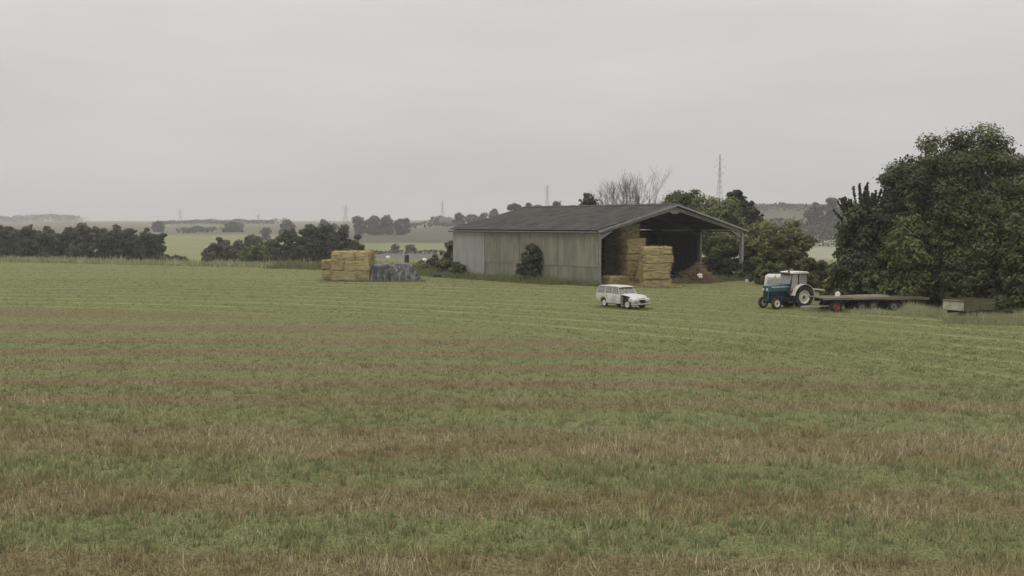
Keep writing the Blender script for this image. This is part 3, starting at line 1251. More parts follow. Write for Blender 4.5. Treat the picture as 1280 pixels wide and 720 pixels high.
for y in (-.62, .62):
    MB().box((-1.985, y, .66), (.03, .10, .16)).build('tail_light', M['red'], car)
for y in (-.25, .3):
    MB().beam((.60, y, .985), (.42, y + .28, 1.2), .015, .015).build('wiper', M['black'], car)
bp_ = MB()
bp_.tube([(1.80, -.78, .36), (2.02, -.70, .36), (2.07, -.35, .355), (2.08, 0, .355), (2.07, .35, .355), (2.02, .70, .36), (1.80, .78, .36)], .055, 8)
bp_.build('bumper', M['chrome'], car, smooth=True)
bp_ = MB()
bp_.tube([(-1.80, -.76, .40), (-2.02, -.68, .40), (-2.05, 0, .40), (-2.02, .68, .40), (-1.80, .76, .40)], .05, 8)
bp_.build('bumper', M['chrome'], car, smooth=True)
# greenhouse: pillars, roof and separate panes
BZ, TZ = .955, 1.40


def gh(x, s, z):            # side of the glasshouse leans in
    return (x, s * (.72 - .10 * (z - BZ) / (TZ - BZ)), z)


roof_p = MB()
rr2 = []
for x, zt, w in ((-1.86, 1.40, .56), (-1.75, 1.455, .62), (-1.2, 1.495, .645), (-.4, 1.505, .65), (.1, 1.49, .645), (.34, 1.45, .62), (.40, 1.41, .60)):
    top = [(x, y * w, zt - .05 * abs(y) ** 3) for y in np.linspace(-1, 1, 9)]
    bot = [(x, y * w * .99, TZ - .012) for y in np.linspace(1, -1, 9)]
    rr2.append(top + bot)
roof_p.loft(rr2)
roof_p.build('roof', M['white_paint'], car, smooth=True)
pil = [((-1.90, BZ - .03), (-1.74, TZ)), ((-1.02, BZ - .03), (-.98, TZ)), ((-.28, BZ - .03), (-.26, TZ)), ((.56, BZ - .03), (.24, TZ))]
for s in (-1, 1):
    for (xa, za), (xb, zb) in pil:
        MB().beam(gh(xa, s, za), gh(xb, s, zb), .035, .055, up=(1, 0, 0)).build('pillar', M['white_paint'], car)
    for (a, b_) in ((0, 1), (1, 2), (2, 3)):
        (x0, _), (x1, _) = pil[a]
        (x2, _), (x3, _) = pil[b_]
        q = [gh(x0 + .035, s, BZ + .01), gh(x2 - .035, s, BZ + .01), gh(x3 - .03, s, TZ - .03), gh(x1 + .03, s, TZ - .03)]
        q2 = [Vector(k) + Vector((0, -s * .006, 0)) for k in q]
        w = MB()
        w.add([Vector(k) for k in q] + q2, [(0, 1, 2, 3), (7, 6, 5, 4), (0, 4, 5, 1), (1, 5, 6, 2), (2, 6, 7, 3), (3, 7, 4, 0)])
        w.build('side_window', M['glass'], car)
w = MB()
w.add([(.575, -.66, .97), (.575, .66, .97), (.27, .575, 1.395), (.27, -.575, 1.395), (.569, -.66, .97), (.569, .66, .97), (.264, .575, 1.395), (.264, -.575, 1.395)], [(0, 1, 2, 3), (7, 6, 5, 4), (0, 4, 5, 1), (1, 5, 6, 2), (2, 6, 7, 3), (3, 7, 4, 0)])
w.build('windscreen', M['glass'], car)
w = MB()
w.add([(-1.90, -.64, .97), (-1.90, .64, .97), (-1.75, .57, 1.39), (-1.75, -.57, 1.39), (-1.894, -.64, .97), (-1.894, .64, .97), (-1.744, .57, 1.39), (-1.744, -.57, 1.39)], [(0, 1, 2, 3), (7, 6, 5, 4), (0, 4, 5, 1), (1, 5, 6, 2), (2, 6, 7, 3), (3, 7, 4, 0)])
w.build('rear_window', M['glass'], car)
for y in (-.33, .33):
    st = MB()
    st.box((-.05, y, 1.0), (.12, .46, .48), Matrix.Rotation(R(-12), 3, 'Y'))
    st.build('seat_back', M['grime'], car, bevel=.04)
st = MB()
st.lathe([(.17, -.012), (.19, 0), (.17, .012), (.16, 0)], 16)
st.v = [(x * .5 + y, z, x * .8) for x, y, z in st.v]
st.build('steering_wheel', M['black'], car, loc=(.33, .33, 1.02))
mr_ = MB()
mr_.box((.50, -.80, 1.02), (.05, .14, .09))
mr_.beam((.52, -.72, .96), (.50, -.80, 1.0), .02, .02)
mr_.build('door_mirror', M['chrome'], car, bevel=.01)
for x, nm in ((AX_R, 'r'), (AX_F, 'f')):
    for y in (-.61, .61):
        add_wheel(car, (x, y, .305), .305, .135, .19, M['trac_white'], steer=0.12 if nm == 'f' else 0, dish=.55, hub=M['chrome'])
und = MB()
und.box((-.1, 0, .29), (2.9, 1.1, .08))
und.tube([(AX_R, -.58, .31), (AX_R, .58, .31)], .04, 6)
und.tube([(AX_F, -.58, .31), (AX_F, .58, .31)], .04, 6)
und.build('underbody', M['void'], car)

# ------------------------------------------------------------------ tractor (X forward, Y left)
TH = math.atan2(-.42, -.907)
tr_c = Vector((18.25, 71.9, 0))
trac = thing('tractor', 'old blue tractor with white cab roof, mudguards and cream wheel rims', 'tractor', tr_c, TH)
RA, FA = -.85, 1.30                               # axle positions
rear_r, front_r = .74, .39
for y in (-.72, .72):
    add_wheel(trac, (RA, y, rear_r + .02), rear_r, .40, .44, M['rim'], lugs=20, dish=.25)
for y in (-.68, .68):
    add_wheel(trac, (FA, y, front_r + .005), front_r, .20, .24, M['rim'], steer=.1, dish=.45)
ax = MB()
ax.beam((FA, -.58, .42), (FA, .58, .42), .13, .11)
ax.beam((FA, -.6, .42), (FA, -.62, .52), .1, .1)
ax.box((FA, 0, .52), (.24, .30, .22))
ax.build('front_axle', M['blue_dark'], trac, bevel=.015)
tb = MB()
tb.box((.72, 0, .80), (1.35, .40, .70))
tb.box((-.35, 0, .70), (1.0, .36, .48))
tb.box((-.85, 0, .74), (.55, .46, .50))
tb.tube([(RA, -.62, .76), (RA, .62, .76)], .12, 10)
tb.box((.55, .25, .70), (.35, .14, .20))
tb.box((.95, .24, .86), (.25, .12, .16))
tb.box((-.1, .32, .58), (.45, .22, .22))
tb.build('engine_block', M['blue_dark'], trac, bevel=.02)
bn = MB()
hrings = []
for x, zt, w in ((-.12, 1.62, .33), (.5, 1.61, .325), (1.1, 1.58, .32), (1.52, 1.55, .31), (1.62, 1.51, .30)):
    zb = 1.16 if x < 1.3 else 1.13
    hrings.append([(x, -w, zb), (x, w, zb), (x, w, zt - .07), (x, w - .07, zt), (x, -w + .07, zt), (x, -w, zt - .07)])
bn.loft(hrings)
bon = bn.build('bonnet', M['blue'], trac, smooth=True)
for s in (-1, 1):
    MB().box((.68, s * .332, 1.44), (1.45, .012, .06)).build('stripe', M['trac_white'], bon)
gr = MB()
gr.box((1.60, 0, .90), (.10, .56, .62))
grl = gr.build('grille', M['blue'], trac, bevel=.03)
MB().box((1.655, 0, .90), (.012, .42, .5)).build('mesh_panel', M['void'], grl)
for k in range(5):
    MB().box((1.664, 0, .70 + k * .1), (.012, .42, .014)).build('bar', M['grime'], grl)
for s in (-1, 1):
    h = MB()
    h.lathe([(.001, 0), (.085, 0), (.09, .03), (.07, .05), (.001, .058)], 16, closed=False)
    h.v = [(y, -x, z) for x, y, z in h.v]
    h.build('headlight', M['lamp'], trac, smooth=True, loc=(1.66, s * .20, 1.27))
ex = MB()
ex.tube([(1.0, .14, 1.56), (1.0, .14, 1.72)], .055, 10)
ex.tube([(1.0, .14, 1.72), (1.0, .14, 2.22)], .035, 8)
ex.build('exhaust', M['pole_wood'], trac, smooth=True)
# cab
CX0, CX1, CWd, CZ0, CZ1 = -1.30, .02, .60, 1.25, 2.30
for s in (-1, 1):
    MB().beam((CX1 + .12, s * CWd, CZ0 - .25), (CX1 - .12, s * (CWd - .06), CZ1), .05, .05, up=(1, 0, 0)).build('cab_post', M['grime'], trac)
    MB().beam((-.58, s * (CWd + .01), CZ0 - .1), (-.62, s * (CWd - .05), CZ1), .05, .05, up=(1, 0, 0)).build('cab_post', M['grime'], trac)
    MB().beam((CX0, s * CWd, CZ0 - .1), (CX0 - .02, s * (CWd - .06), CZ1), .05, .05, up=(1, 0, 0)).build('cab_post', M['grime'], trac)
    for xa, xb, ya, nm in ((-.54, CX1 + .05, CZ0 - .05, 'door_window'), (CX0 + .04, -.63, CZ0 + .12, 'quarter_window')):
        g = MB()
        top = -.1 if nm == 'door_window' else 0
        P = [Vector((xa, s * (CWd - .0), ya)), Vector((xb, s * CWd, ya)), Vector((xb + top, s * (CWd - .055), CZ1 - .03)), Vector((xa - .02, s * (CWd - .055), CZ1 - .03))]
        P2 = [q + Vector((0, -s * .006, 0)) for q in P]
        g.add(P + P2, [(0, 1, 2, 3), (7, 6, 5, 4), (0, 4, 5, 1), (1, 5, 6, 2), (2, 6, 7, 3), (3, 7, 4, 0)])
        g.build(nm, M['glass'], trac)
    MB().box((-.28, s * (CWd + .01), 1.06), (.56, .03, .34)).build('door_panel', M['grime'], trac, bevel=.01)
for x0, x1, z0, nm in ((CX1 + .10, CX1 - .10, CZ0 + .38, 'windscreen'), (CX0, CX0 - .02, CZ0 + .1, 'rear_window')):
    g = MB()
    P = [Vector((x0, -CWd + .04, z0)), Vector((x0, CWd - .04, z0)), Vector((x1, CWd - .09, CZ1 - .03)), Vector((x1, -CWd + .09, CZ1 - .03))]
    P2 = [q + Vector((-.006, 0, 0)) for q in P]
    g.add(P + P2, [(0, 1, 2, 3), (7, 6, 5, 4), (0, 4, 5, 1), (1, 5, 6, 2), (2, 6, 7, 3), (3, 7, 4, 0)])
    g.build(nm, M['glass'], trac)
rfm = MB()
ringsr = []
for x, z, w in ((-1.46, 2.40, .60), (-1.3, 2.44, .66), (-.6, 2.47, .68), (-.05, 2.44, .66), (.12, 2.40, .60)):
    ringsr.append([(x, -w, 2.31), (x, w, 2.31), (x, w, z - .05), (x, w - .12, z), (x, -w + .12, z), (x, -w, z - .05)])
rfm.loft(ringsr)
cab_roof = rfm.build('cab_roof', M['trac_white'], trac, smooth=True)
MB().box((.10, 0, 2.335), (.10, 1.16, .09)).build('visor', M['grime'], cab_roof, bevel=.01)
for s in (-1, 1):
    MB().box((.16, s * .5, 2.46), (.08, .13, .10)).build('work_lamp', M['grime'], cab_roof, bevel=.015)
MB().tube([(-.5, 0, 2.46), (-.5, 0, 2.60)], .05, 8).build('beacon', M['pole_wood'], cab_roof)
seat = MB()
seat.box((-.75, 0, 1.18), (.46, .46, .10))
seat.box((-.98, 0, 1.42), (.10, .44, .46), Matrix.Rotation(R(-10), 3, 'Y'))
seat.build('seat', M['black'], trac, bevel=.03)
sw = MB()
sw.lathe([(.19, -.012), (.21, 0), (.19, .012), (.18, 0)], 18)
sw.v = [(x * .9 - y * .4, z, y + x * .35) for x, y, z in sw.v]
sw.tube([(0, 0, 0), (.25, 0, -.35)], .02, 6)
sw.build('steering_wheel', M['black'], trac, loc=(-.25, 0, 1.55))
for s in (-1, 1):
    fd = MB()
    pts = arc(RA, .76, .86, 8, 176, 16)
    pin = arc(RA, .76, .83, 8, 176, 16)
    ringsf = []
    for (x, z), (xi, zi) in zip(pts, pin):
        ringsf.append([(x, s * .50, z), (x, s * .95, z), (xi, s * .95, zi), (xi, s * .50, zi)])
    fd.loft(ringsf)
    # inner side plate
    n = len(pin)
    fd.add([(x, s * .51, z) for x, z in pin] + [(RA, s * .51, .9)], [(k, k + 1, n) for k in range(n - 1)])
    fd.build('mudguard', M['trac_white'], trac, smooth=True)
    MB().box((-.02, s * .62, .42), (.34, .28, .04)).build('step', M['grime'], trac)
lk_ = MB()
for s in (-1, 1):
    lk_.beam((-1.05, s * .25, .45), (-1.65, s * .32, .42), .05, .06)
    lk_.beam((-1.1, s * .22, 1.05), (-1.5, s * .3, .75), .05, .06)
lk_.beam((-1.1, 0, .5), (-1.7, 0, .46), .08, .05)
lk_.build('linkage', M['grime'], trac)

# ------------------------------------------------------------------ white van behind the tractor
van = thing('van', 'white van half hidden behind the blue tractor', 'van', at(971, 372, 81).xy.to_3d(), R(72))
vp = [(-1.9, .30), (-1.92, 1.0), (-1.86, 1.76), (-1.7, 1.84), (.55, 1.84), (.75, 1.78), (1.15, 1.22), (1.85, 1.02), (1.95, .85), (1.95, .34)]
vb = MB()
vb.prism(vp, -.80, .80)
vb.v = [(x, y * (.90 if z > 1.3 else 1.0), z) for x, y, z in vb.v]
vb.build('body', M['trac_white'], van, smooth=True, bevel=.05)
g = MB()
g.add([(1.135, -.70, 1.27), (1.135, .70, 1.27), (.795, .62, 1.74), (.795, -.62, 1.74)], [(0, 1, 2, 3)])
g.v = [(x + .022, y, z + .02) for x, y, z in g.v]
g.build('windscreen', M['glass'], van)
for s in (-1, 1):
    for x0, x1, x2, x3, nm in ((.12, 1.02, .70, .12, 'door_window'), (-.9, .02, .02, -.9, 'side_window')):
        g = MB()
        g.add([(x0, s * .812, 1.22), (x1, s * .812, 1.22), (x2, s * .735, 1.70), (x3, s * .735, 1.70)], [(0, 1, 2, 3)])
        g.build(nm, M['glass'], van)
    h = MB()
    h.box((1.955, s * .6, .80), (.04, .26, .17))
    h.build('headlight', M['lamp'], van, bevel=.01)
    for x in (-1.2, 1.25):
        add_wheel(van, (x, s * .70, .31), .31, .17, .2, M['grey_rim'], dish=.6)
MB().box((1.97, 0, .42), (.1, 1.5, .2)).build('bumper', M['grime'], van, bevel=.03)
MB().box((-1.97, 0, .42), (.1, 1.5, .18)).build('bumper', M['grime'], van, bevel=.03)
g = MB()
g.add([(-1.93, -.62, 1.2), (-1.93, .62, 1.2), (-1.90, .56, 1.66), (-1.90, -.56, 1.66)], [(0, 1, 2, 3)])
g.build('rear_window', M['glass'], van)
for s in (-1, 1):
    MB().box((-1.94, s * .72, .85), (.03, .1, .26)).build('tail_light', M['red'], van)

# ------------------------------------------------------------------ flat trailers and tipping trailer
def flat_trailer(name, label, p, rz, L, Wd, H, plank_m, planks, axles, rims, drawbar=True, group=None, thick=.06):
    t = thing(name, label, 'trailer', p, rz, group)
    ch = MB()
    for y in (-.42, .42):
        ch.beam((-L / 2 + .1, y, H - .16), (L / 2 - .1, y, H - .16), .10, .18)
    for x in np.linspace(-L / 2 + .3, L / 2 - .3, 6):
        ch.beam((x, -Wd / 2 + .05, H - .055), (x, Wd / 2 - .05, H - .055), .08, .07)
    ch.build('chassis', M['rust'], t)
    w = Wd / planks
    rnd = random.Random(len(label))
    for k in range(planks):
        b = MB()
        y = -Wd / 2 + (k + .5) * w
        e0, e1 = rnd.uniform(-.05, .08), rnd.uniform(-.08, .05)
        z = H + rnd.uniform(-.004, .014)
        b.box(((e0 + e1) / 2, y, z), (L + e1 - e0, w - .018, thick), Matrix.Rotation(rnd.uniform(-.004, .004), 3, 'Y'))
        b.build('plank', plank_m, t)
    for s in (-1, 1):
        MB().beam((-L / 2, s * (Wd / 2 + .02), H - .03), (L / 2, s * (Wd / 2 + .02), H - .03), .035, .14).build('side_rail', plank_m, t)
    for x, r in axles:
        a = MB()
        a.tube([(x, -Wd / 2 + .25, r), (x, Wd / 2 - .25, r)], .05, 8)
        a.box((x, -.42, (r + H - .25) / 2), (.35, .08, H - .25 - r))
        a.box((x, .42, (r + H - .25) / 2), (.35, .08, H - .25 - r))
        a.build('axle', M['rust'], t)
        for y in (-Wd / 2 + .2, Wd / 2 - .2):
            add_wheel(t, (x, y, r), r, .22, r * .56, rims.get(round(x, 2), M['grey_rim']), dish=.4)
    if drawbar:
        d = MB()
        xf = -L / 2
        d.beam((xf + .7, -.5, .40), (xf - .9, -.1, .34), .07, .08)
        d.beam((xf + .7, .4, .40), (xf - .9, -.04, .34), .07, .08)
        d.box((xf - .95, -.07, .34), (.18, .12, .06))
        d.build('drawbar', M['pale_panel'], t)
    return t


tA = gp(1070, 390.5)
flat_trailer('flat_trailer', 'grey plank flatbed trailer with a red front wheel behind the tractor', (tA.x, tA.y + .9, 0), R(9), 4.9, 2.05, .92,
             M['plank'], 9, ((-1.45, .37), (.25, .33), (1.05, .36)), {-1.45: M['red']})
tBp = gp(1130, 391)
flat_trailer('flat_trailer', 'dark mossy flatbed trailer half under the trees right of the grey one', (tBp.x, tBp.y + 1.6, 0), R(6), 3.6, 2.0, .88,
             M['plank_dark'], 8, ((-.5, .36), (.5, .36)), {}, drawbar=False)
# loose boards thrown on the deck
bs = thing('loose_boards', 'few loose pale boards lying along the grey plank trailer', 'boards', (tA.x + .9, tA.y + 1.0, .968), R(11))
for k_, (x_, y_, a_, l_) in enumerate(((0, -.2, 0, 2.6), (.2, .02, 3, 2.9), (-.1, .24, -2, 2.4), (.1, -.06, 5, 2.2))):
    MB().box((x_, y_, .03 + (.05 if k_ == 3 else 0)), (l_, .18, .045), Matrix.Rotation(R(a_), 3, 'Z')).build('board', M['pale_panel'], bs)
# loose poles, white canister
cn = at(1044, 363.5, 69.6)
cb = MB()
cb.loft([[(sx * w, sy * d, z) for sx, sy in ((-1, -1), (1, -1), (1, 1), (-1, 1))] for z, w, d in ((0, .17, .12), (.28, .17, .12), (.34, .12, .09), (.36, .06, .05))])
can = thing('jerrycan', 'white plastic jerrycan standing on the grey plank trailer', 'jerrycan', (cn.x, tA.y + .75, .962), R(20))
can.scale = (.8, .8, .8)
cb.build('canister_body', M['plastic'], can, bevel=.02)
MB().tube([(.09, 0, .33), (.09, 0, .42)], .035, 8).build('cap', M['plastic'], can)
MB().tube([(-.10, 0, .33), (-.08, 0, .41), (.02, 0, .42), (.04, 0, .345)], .018, 6).build('handle', M['plastic'], can)
a, b = at(1001, 358.6, 72.5), at(1031, 363, 71.5)
pl = MB()
pl.tube([a, (a + b) / 2 + Vector((0, 0, -.03)), b], [.06, .07, .06], 8)
tag(pl.build('wooden_pole', M['pole_wood']), 'yellowish pole propped between the tractor and the plank trailer', 'pole')
tC = gp(1221, 402)
tip = thing('tipping_trailer', 'small olive box trailer with a pale tailboard under the trees', 'trailer', (tC.x, tC.y + 1.1, 0), R(30))
TL, TW, T0, T1 = 2.75, 1.45, .62, 1.22
ch = MB()
for y in (-.4, .4):
    ch.beam((-TL / 2, y, T0 - .1), (TL / 2 + .2, y, T0 - .1), .09, .14)
ch.beam((TL / 2, 0, T0 - .1), (TL / 2 + 1.2, 0, .45), .09, .10)
ch.build('chassis', M['rust'], tip)
MB().box((0, 0, T0 + .0), (TL - .08, TW - .08, .05)).build('floor', M['plank_dark'], tip)
for s in (-1, 1):
    for k in range(4):
        z0 = T0 + .075 + k * .155
        MB().box((0, s * TW / 2, z0), (TL, .04, .145)).build('side_board', M['olive'], tip)
    for x in (-TL / 2 + .06, 0, TL / 2 - .06):
        MB().box((x, s * (TW / 2 + .035), (T0 + T1) / 2), (.07, .03, T1 - T0)).build('stake', M['olive'], tip)
MB().box((TL / 2 - .02, 0, (T0 + T1) / 2), (.04, TW - .05, T1 - T0)).build('headboard', M['olive'], tip)
MB().box((-TL / 2 - .0, 0, (T0 + T1) / 2), (.045, TW - .05, T1 - T0 - .02)).build('tailboard', M['pale_panel'], tip)
MB().box((-TL / 2 - .035, 0, T1 - .06), (.03, TW + .04, .06)).build('tailboard_rail', M['olive'], tip)
for y in (-.6, .6):
    add_wheel(tip, (.25, y, .33), .33, .2, .19, M['grey_rim'])
MB().tube([(.25, -.5, .33), (.25, .5, .33)], .045, 8).build('axle', M['rust'], tip)
a, b = gp(1266, 402), gp(1284, 400)
pl = MB()
pl.tube([(a.x, a.y, .12), (b.x, b.y, .42)], [.05, .08], 8)
tag(pl.build('wooden_pole', M['pole_wood']), 'pale pole leaning in the weeds at the far right edge', 'pole')

# ------------------------------------------------------------------ litter at the barn mouth
ty = gp(755, 353.5)
t = thing('old_tyre', 'worn black tyre leaning beside the left barn post', 'tyre', (ty.x, ty.y + .1, .34), R(75))
wheel_mesh(.34, .2, .2).build('tread', M['tyre'], t, smooth=True)
t2p = gp(938.5, 352.5)
t = thing('old_tyre', 'worn black tyre standing in weeds right of the right barn post', 'tyre', (t2p.x, t2p.y, .36), R(60))
wheel_mesh(.36, .22, .2).build('tread', M['tyre'], t, smooth=True)
bk = gp(933.5, 354)
bkb = MB()
bkb.lathe([(.11, 0), (.15, .32), (.158, .32), (.155, .3), (.115, .02), (.001, .02), (.001, 0)], 18)
bkb.v = [(x, z, y) for x, y, z in bkb.v]
bku = thing('bucket', 'small pale bucket in the weeds by the right barn post', 'bucket', (bk.x, bk.y, .05), 0)
bkb.build('pail', M['plastic'], bku, smooth=True)
MB().tube([(-.15, 0, .31), (-.1, .02, .44), (0, .03, .48), (.1, .02, .44), (.15, 0, .31)], .008, 5).build('handle', M['grime'], bku)
hp = gp(872, 353.5)
br = thing('brushwood_pile', 'heap of brown brushwood and dead leaves under the barn mouth', 'brushwood', (hp.x, hp.y, 0))
rs = random.Random(21)
st = MB()
for k in range(460):
    a_ = rs.uniform(0, 2 * math.pi)
    rad_ = rs.uniform(.0, 2.3)
    hh = 1.9 * max(.05, 1 - (rad_ / 2.3) ** 1.3)
    c = Vector((math.cos(a_) * rad_ * 1.0, math.sin(a_) * rad_ * .7, max(.03, rs.uniform(0, 1) * hh)))
    d = Vector((rs.uniform(-1, 1), rs.uniform(-.8, .8), rs.uniform(-.5, .6))).normalized() * rs.uniform(.25, .7)
    lo = c - d
    hi = c + d
    lo.z = max(.02, lo.z)
    hi.z = max(.02, hi.z)
    st.tube([lo, (lo + hi) / 2 + Vector((rs.uniform(-.1, .1), 0, rs.uniform(-.05, .1))), hi], [.022, .018, .008], 4, cap=False)
tag(st.build('sticks', M['brown'], br), kind='stuff')
sk = MB()
sp_ = gp(871.5, 354)
ring = []
for i, (z, w) in enumerate(((.0, .14), (.08, .26), (.2, .24), (.32, .15), (.4, .05))):
    ring.append([(math.cos(q) * w * (1 + .4 * math.sin(3 * q + 2 * i)), math.sin(q) * w * .7 * (1 + .3 * math.cos(2 * q + i)), z + .04 * math.sin(2 * q + i)) for q in np.linspace(0, 2 * math.pi, 13)[:-1]])
sk.loft(ring)
sk.v = [(x * rs.uniform(.7, 1.3), y * rs.uniform(.7, 1.3), z * rs.uniform(.8, 1.15)) for x, y, z in sk.v]
o = sk.build('sack', M['plastic'], None, smooth=False, loc=(sp_.x, sp_.y - .9, .06))
tag(o, 'crumpled white sack lying on the brushwood heap', 'sack')
o.rotation_euler = (R(20), R(34), 0)
o.location.z = .62
bp2 = gp(919, 350)
bb = MB()
for q in range(4):
    bb.beam((bp2.x - 1.0 + .1 * q, bp2.y + .25 * q, .12 + .16 * (q % 2)), (bp2.x + .9, bp2.y + .4 + .2 * q, .14 + .16 * (q % 2)), .2, .14)
tim = thing('timber_stack', 'dark old beams lying by the foot of the right barn post', 'timber', (0, 0, 0))
for q in range(4):
    MB().beam((bp2.x - 1.0 + .1 * q, bp2.y + .25 * q, .09 + .17 * (q % 2)), (bp2.x + .9, bp2.y + .4 + .2 * q, .09 + .17 * (q % 2)), .2, .15).build('beam', M['grime'], tim)

# ------------------------------------------------------------------ vegetation
def leaf_quads(P, Nrm, size, col, rng, name, aspect=.8, mtl=None):
    n = len(P)
    Nrm = Nrm / (np.linalg.norm(Nrm, axis=1)[:, None] + 1e-9)
    rv = rng.normal(size=(n, 3))
    T = np.cross(Nrm, rv)
    T /= (np.linalg.norm(T, axis=1)[:, None] + 1e-9)
    B = np.cross(Nrm, T)
    s = (size * rng.uniform(.6, 1.35, n))[:, None]
    a = T * s * .5
    b = B * s * .5 * aspect
    V = np.stack([P - a, P - b * 1.0 + Nrm * s * .08, P + a, P + b + Nrm * s * .08], 1).reshape(-1, 3)
    Fq = np.arange(4 * n)
    return mesh_np(name, V, Fq, 4, mtl or M['leaf'], np.repeat(col, 4, axis=0))


def crown_points(rng, ells, n_cl, cl_r, n_leaf, shell=.4, zmin=None):
    ells = np.array(ells, dtype=float)
    vol = ells[:, 3] * ells[:, 4] * ells[:, 5]
    pick = rng.choice(len(ells), n_cl, p=vol / vol.sum())
    d = rng.normal(size=(n_cl, 3))
    d /= np.linalg.norm(d, axis=1)[:, None]
    f = rng.rand(n_cl) ** shell
    # uneven outline: the reach of the boughs differs with direction
    ph = rng.rand(4) * 6.28
    bump = 1 + .16 * np.sin(3 * np.arctan2(d[:, 1], d[:, 0]) + ph[0]) + .11 * np.sin(5 * d[:, 2] + ph[1]) + .1 * np.sin(7 * d[:, 0] + ph[2])
    cen = ells[pick, :3] + d * ells[pick, 3:] * (f * bump)[:, None] * .86
    rad = cl_r * rng.uniform(.45, 1.45, n_cl)
    w = rad ** 2
    k = rng.choice(n_cl, n_leaf, p=w / w.sum())
    dd = rng.normal(size=(n_leaf, 3))
    ln_ = np.linalg.norm(dd, axis=1)
    dd *= (np.where(ln_ < 1.2, ln_, 1.2 + (ln_ - 1.2) * .45) / ln_)[:, None]
    off = dd * (rad[k] * .52)[:, None]
    off[:, 2] *= .72
    dd /= np.linalg.norm(dd, axis=1)[:, None]
    P = cen[k] + off
    N = dd * .9 + np.array([0, 0, .55]) + rng.normal(size=(n_leaf, 3)) * .33
    if zmin is not None:
        ok = P[:, 2] > zmin
        P, N, k = P[ok], N[ok], k[ok]
    return P, N, k, cen, rad


def leaf_cols(rng, base, k, n_cl, var=.2, cvar=.22, warm=.15):
    ct = np.clip(rng.normal(1, cvar, n_cl), .5, 1.6)
    t = ct[k] * np.clip(rng.normal(1, var, len(k)), .5, 1.7)
    c = np.array(base)[None, :] * t[:, None]
    wv = rng.rand(len(k)) * warm
    c[:, 0] *= 1 + wv
    c[:, 2] *= 1 - wv * .6
    return c


def limbs(b, rng, base, top, cens, r0, nl, sides=7):
    base, top = Vector(base), Vector(top)
    mid = base.lerp(top, .5) + Vector((rng.uniform(-.3, .3), rng.uniform(-.3, .3), 0))
    q = [base, base.lerp(mid, .5), mid, mid.lerp(top, .5), top]
    b.tube(q, [r0 * 1.25, r0, r0 * .8, r0 * .55, r0 * .2], sides, cap=False)
    if nl:
        sel = rng.choice(len(cens), min(nl, len(cens)), replace=False)
        for i in sel:
            c = Vector(cens[i])
            f = rng.uniform(.35, .85)
            s = base.lerp(top, f)
            if c.z < s.z + .2:
                s = base.lerp(top, .35)
            m = s.lerp(c, .5) + Vector((0, 0, .12 * (c - s).length))
            b.tube([s, m, c], [r0 * .4, r0 * .25, r0 * .08], 5, cap=False)


SEED = [100]


def tree(name, label, x, y, z0, ells, leafc, n_leaf, leaf, n_cl, cl_r, trunk_r=.2, group=None, cat='tree', nl=8, shell=.4, var=.14, cvar=.25, warm=.15):
    SEED[0] += 1
    rng = np.random.RandomState(SEED[0])
    t = thing(name, label, cat, (x, y, z0), 0, group)
    P, N, k, cen, rad = crown_points(rng, ells, n_cl, cl_r, n_leaf, shell, zmin=.05)
    c = leaf_cols(rng, leafc, k, n_cl, var, cvar, warm)
    me = leaf_quads(P, N, leaf, c, rng, 'crown')
    obj_of('crown', me, t)
    b = MB()
    top = max(e[2] + e[5] * .55 for e in ells)
    e0 = max(ells, key=lambda e: e[2])
    limbs(b, rng, (0, 0, -.3), (e0[0] * .8, e0[1] * .8, top), cen, trunk_r, nl)
    obj_of('trunk', b.mesh('trunk', M['bark'], True, 0, fix=False), t)
    return t


def tree_px(name, label, px, py_top, wpx, depth, leafc, dens=1.0, leaf=None, group=None, cat='tree', zb=None, squash=1.0, lobes=5, base_frac=.2, trunk_r=None, maxl=30000, ncl=None, clr=None, **kw):
    """crown sized from how wide and tall the tree stands in the photo at its own distance"""
    top = at(px, py_top, depth)
    z0 = float(ground_z(top.x, depth)) if zb is None else zb
    H = max(.6, top.z - z0)
    rw_ = wpx / 2 / F_PX * depth
    SEED[0] += 1
    rng = np.random.RandomState(SEED[0] + 500)
    zc = H * (base_frac + (1 - base_frac) * .5)
    rz = H * (1 - base_frac) * .5
    ells = [(0, 0, zc, rw_ * .86, rw_ * .86 * squash, rz * .9)]
    for k in range(lobes):
        a_ = 2 * math.pi * (k + rng.rand() * .6) / lobes
        rr_ = rw_ * rng.uniform(.3, .5)
        ells.append((math.cos(a_) * rr_, math.sin(a_) * rr_ * squash, zc + rz * rng.uniform(-.45, .42), rw_ * rng.uniform(.42, .58), rw_ * rng.uniform(.42, .58), rz * rng.uniform(.35, .5)))
    ells.append((rng.uniform(-.3, .3) * rw_, 0, H - rz * .4, rw_ * .5, rw_ * .5, rz * .36))
    if base_frac < .05:
        ells.append((0, 0, H * .2, rw_ * .88, rw_ * .88 * squash, H * .24))
    leaf = leaf or max(.2, depth * .0031)
    area = 4 * math.pi * ((rw_ * rw_ + 2 * rw_ * rz) / 3)
    n_leaf = int(min(maxl, dens * 5.0 * area / (leaf * leaf * .3)))
    n_cl = int(np.clip(area / (leaf * leaf * 7), 45, 260))
    cl_r = max(leaf * 1.3, min(rw_, rz) * .25)
    n_cl, cl_r = ncl or n_cl, clr or cl_r
    return tree(name, label, top.x, depth, z0, ells, leafc, n_leaf, leaf, n_cl, cl_r, trunk_r or max(.08, H * .022), group, cat, **kw)


DK = (0.042, 0.055, 0.025)
MD = (0.063, 0.083, 0.033)
OL = (.125, .138, .052)
GR = (0.100, 0.127, 0.048)

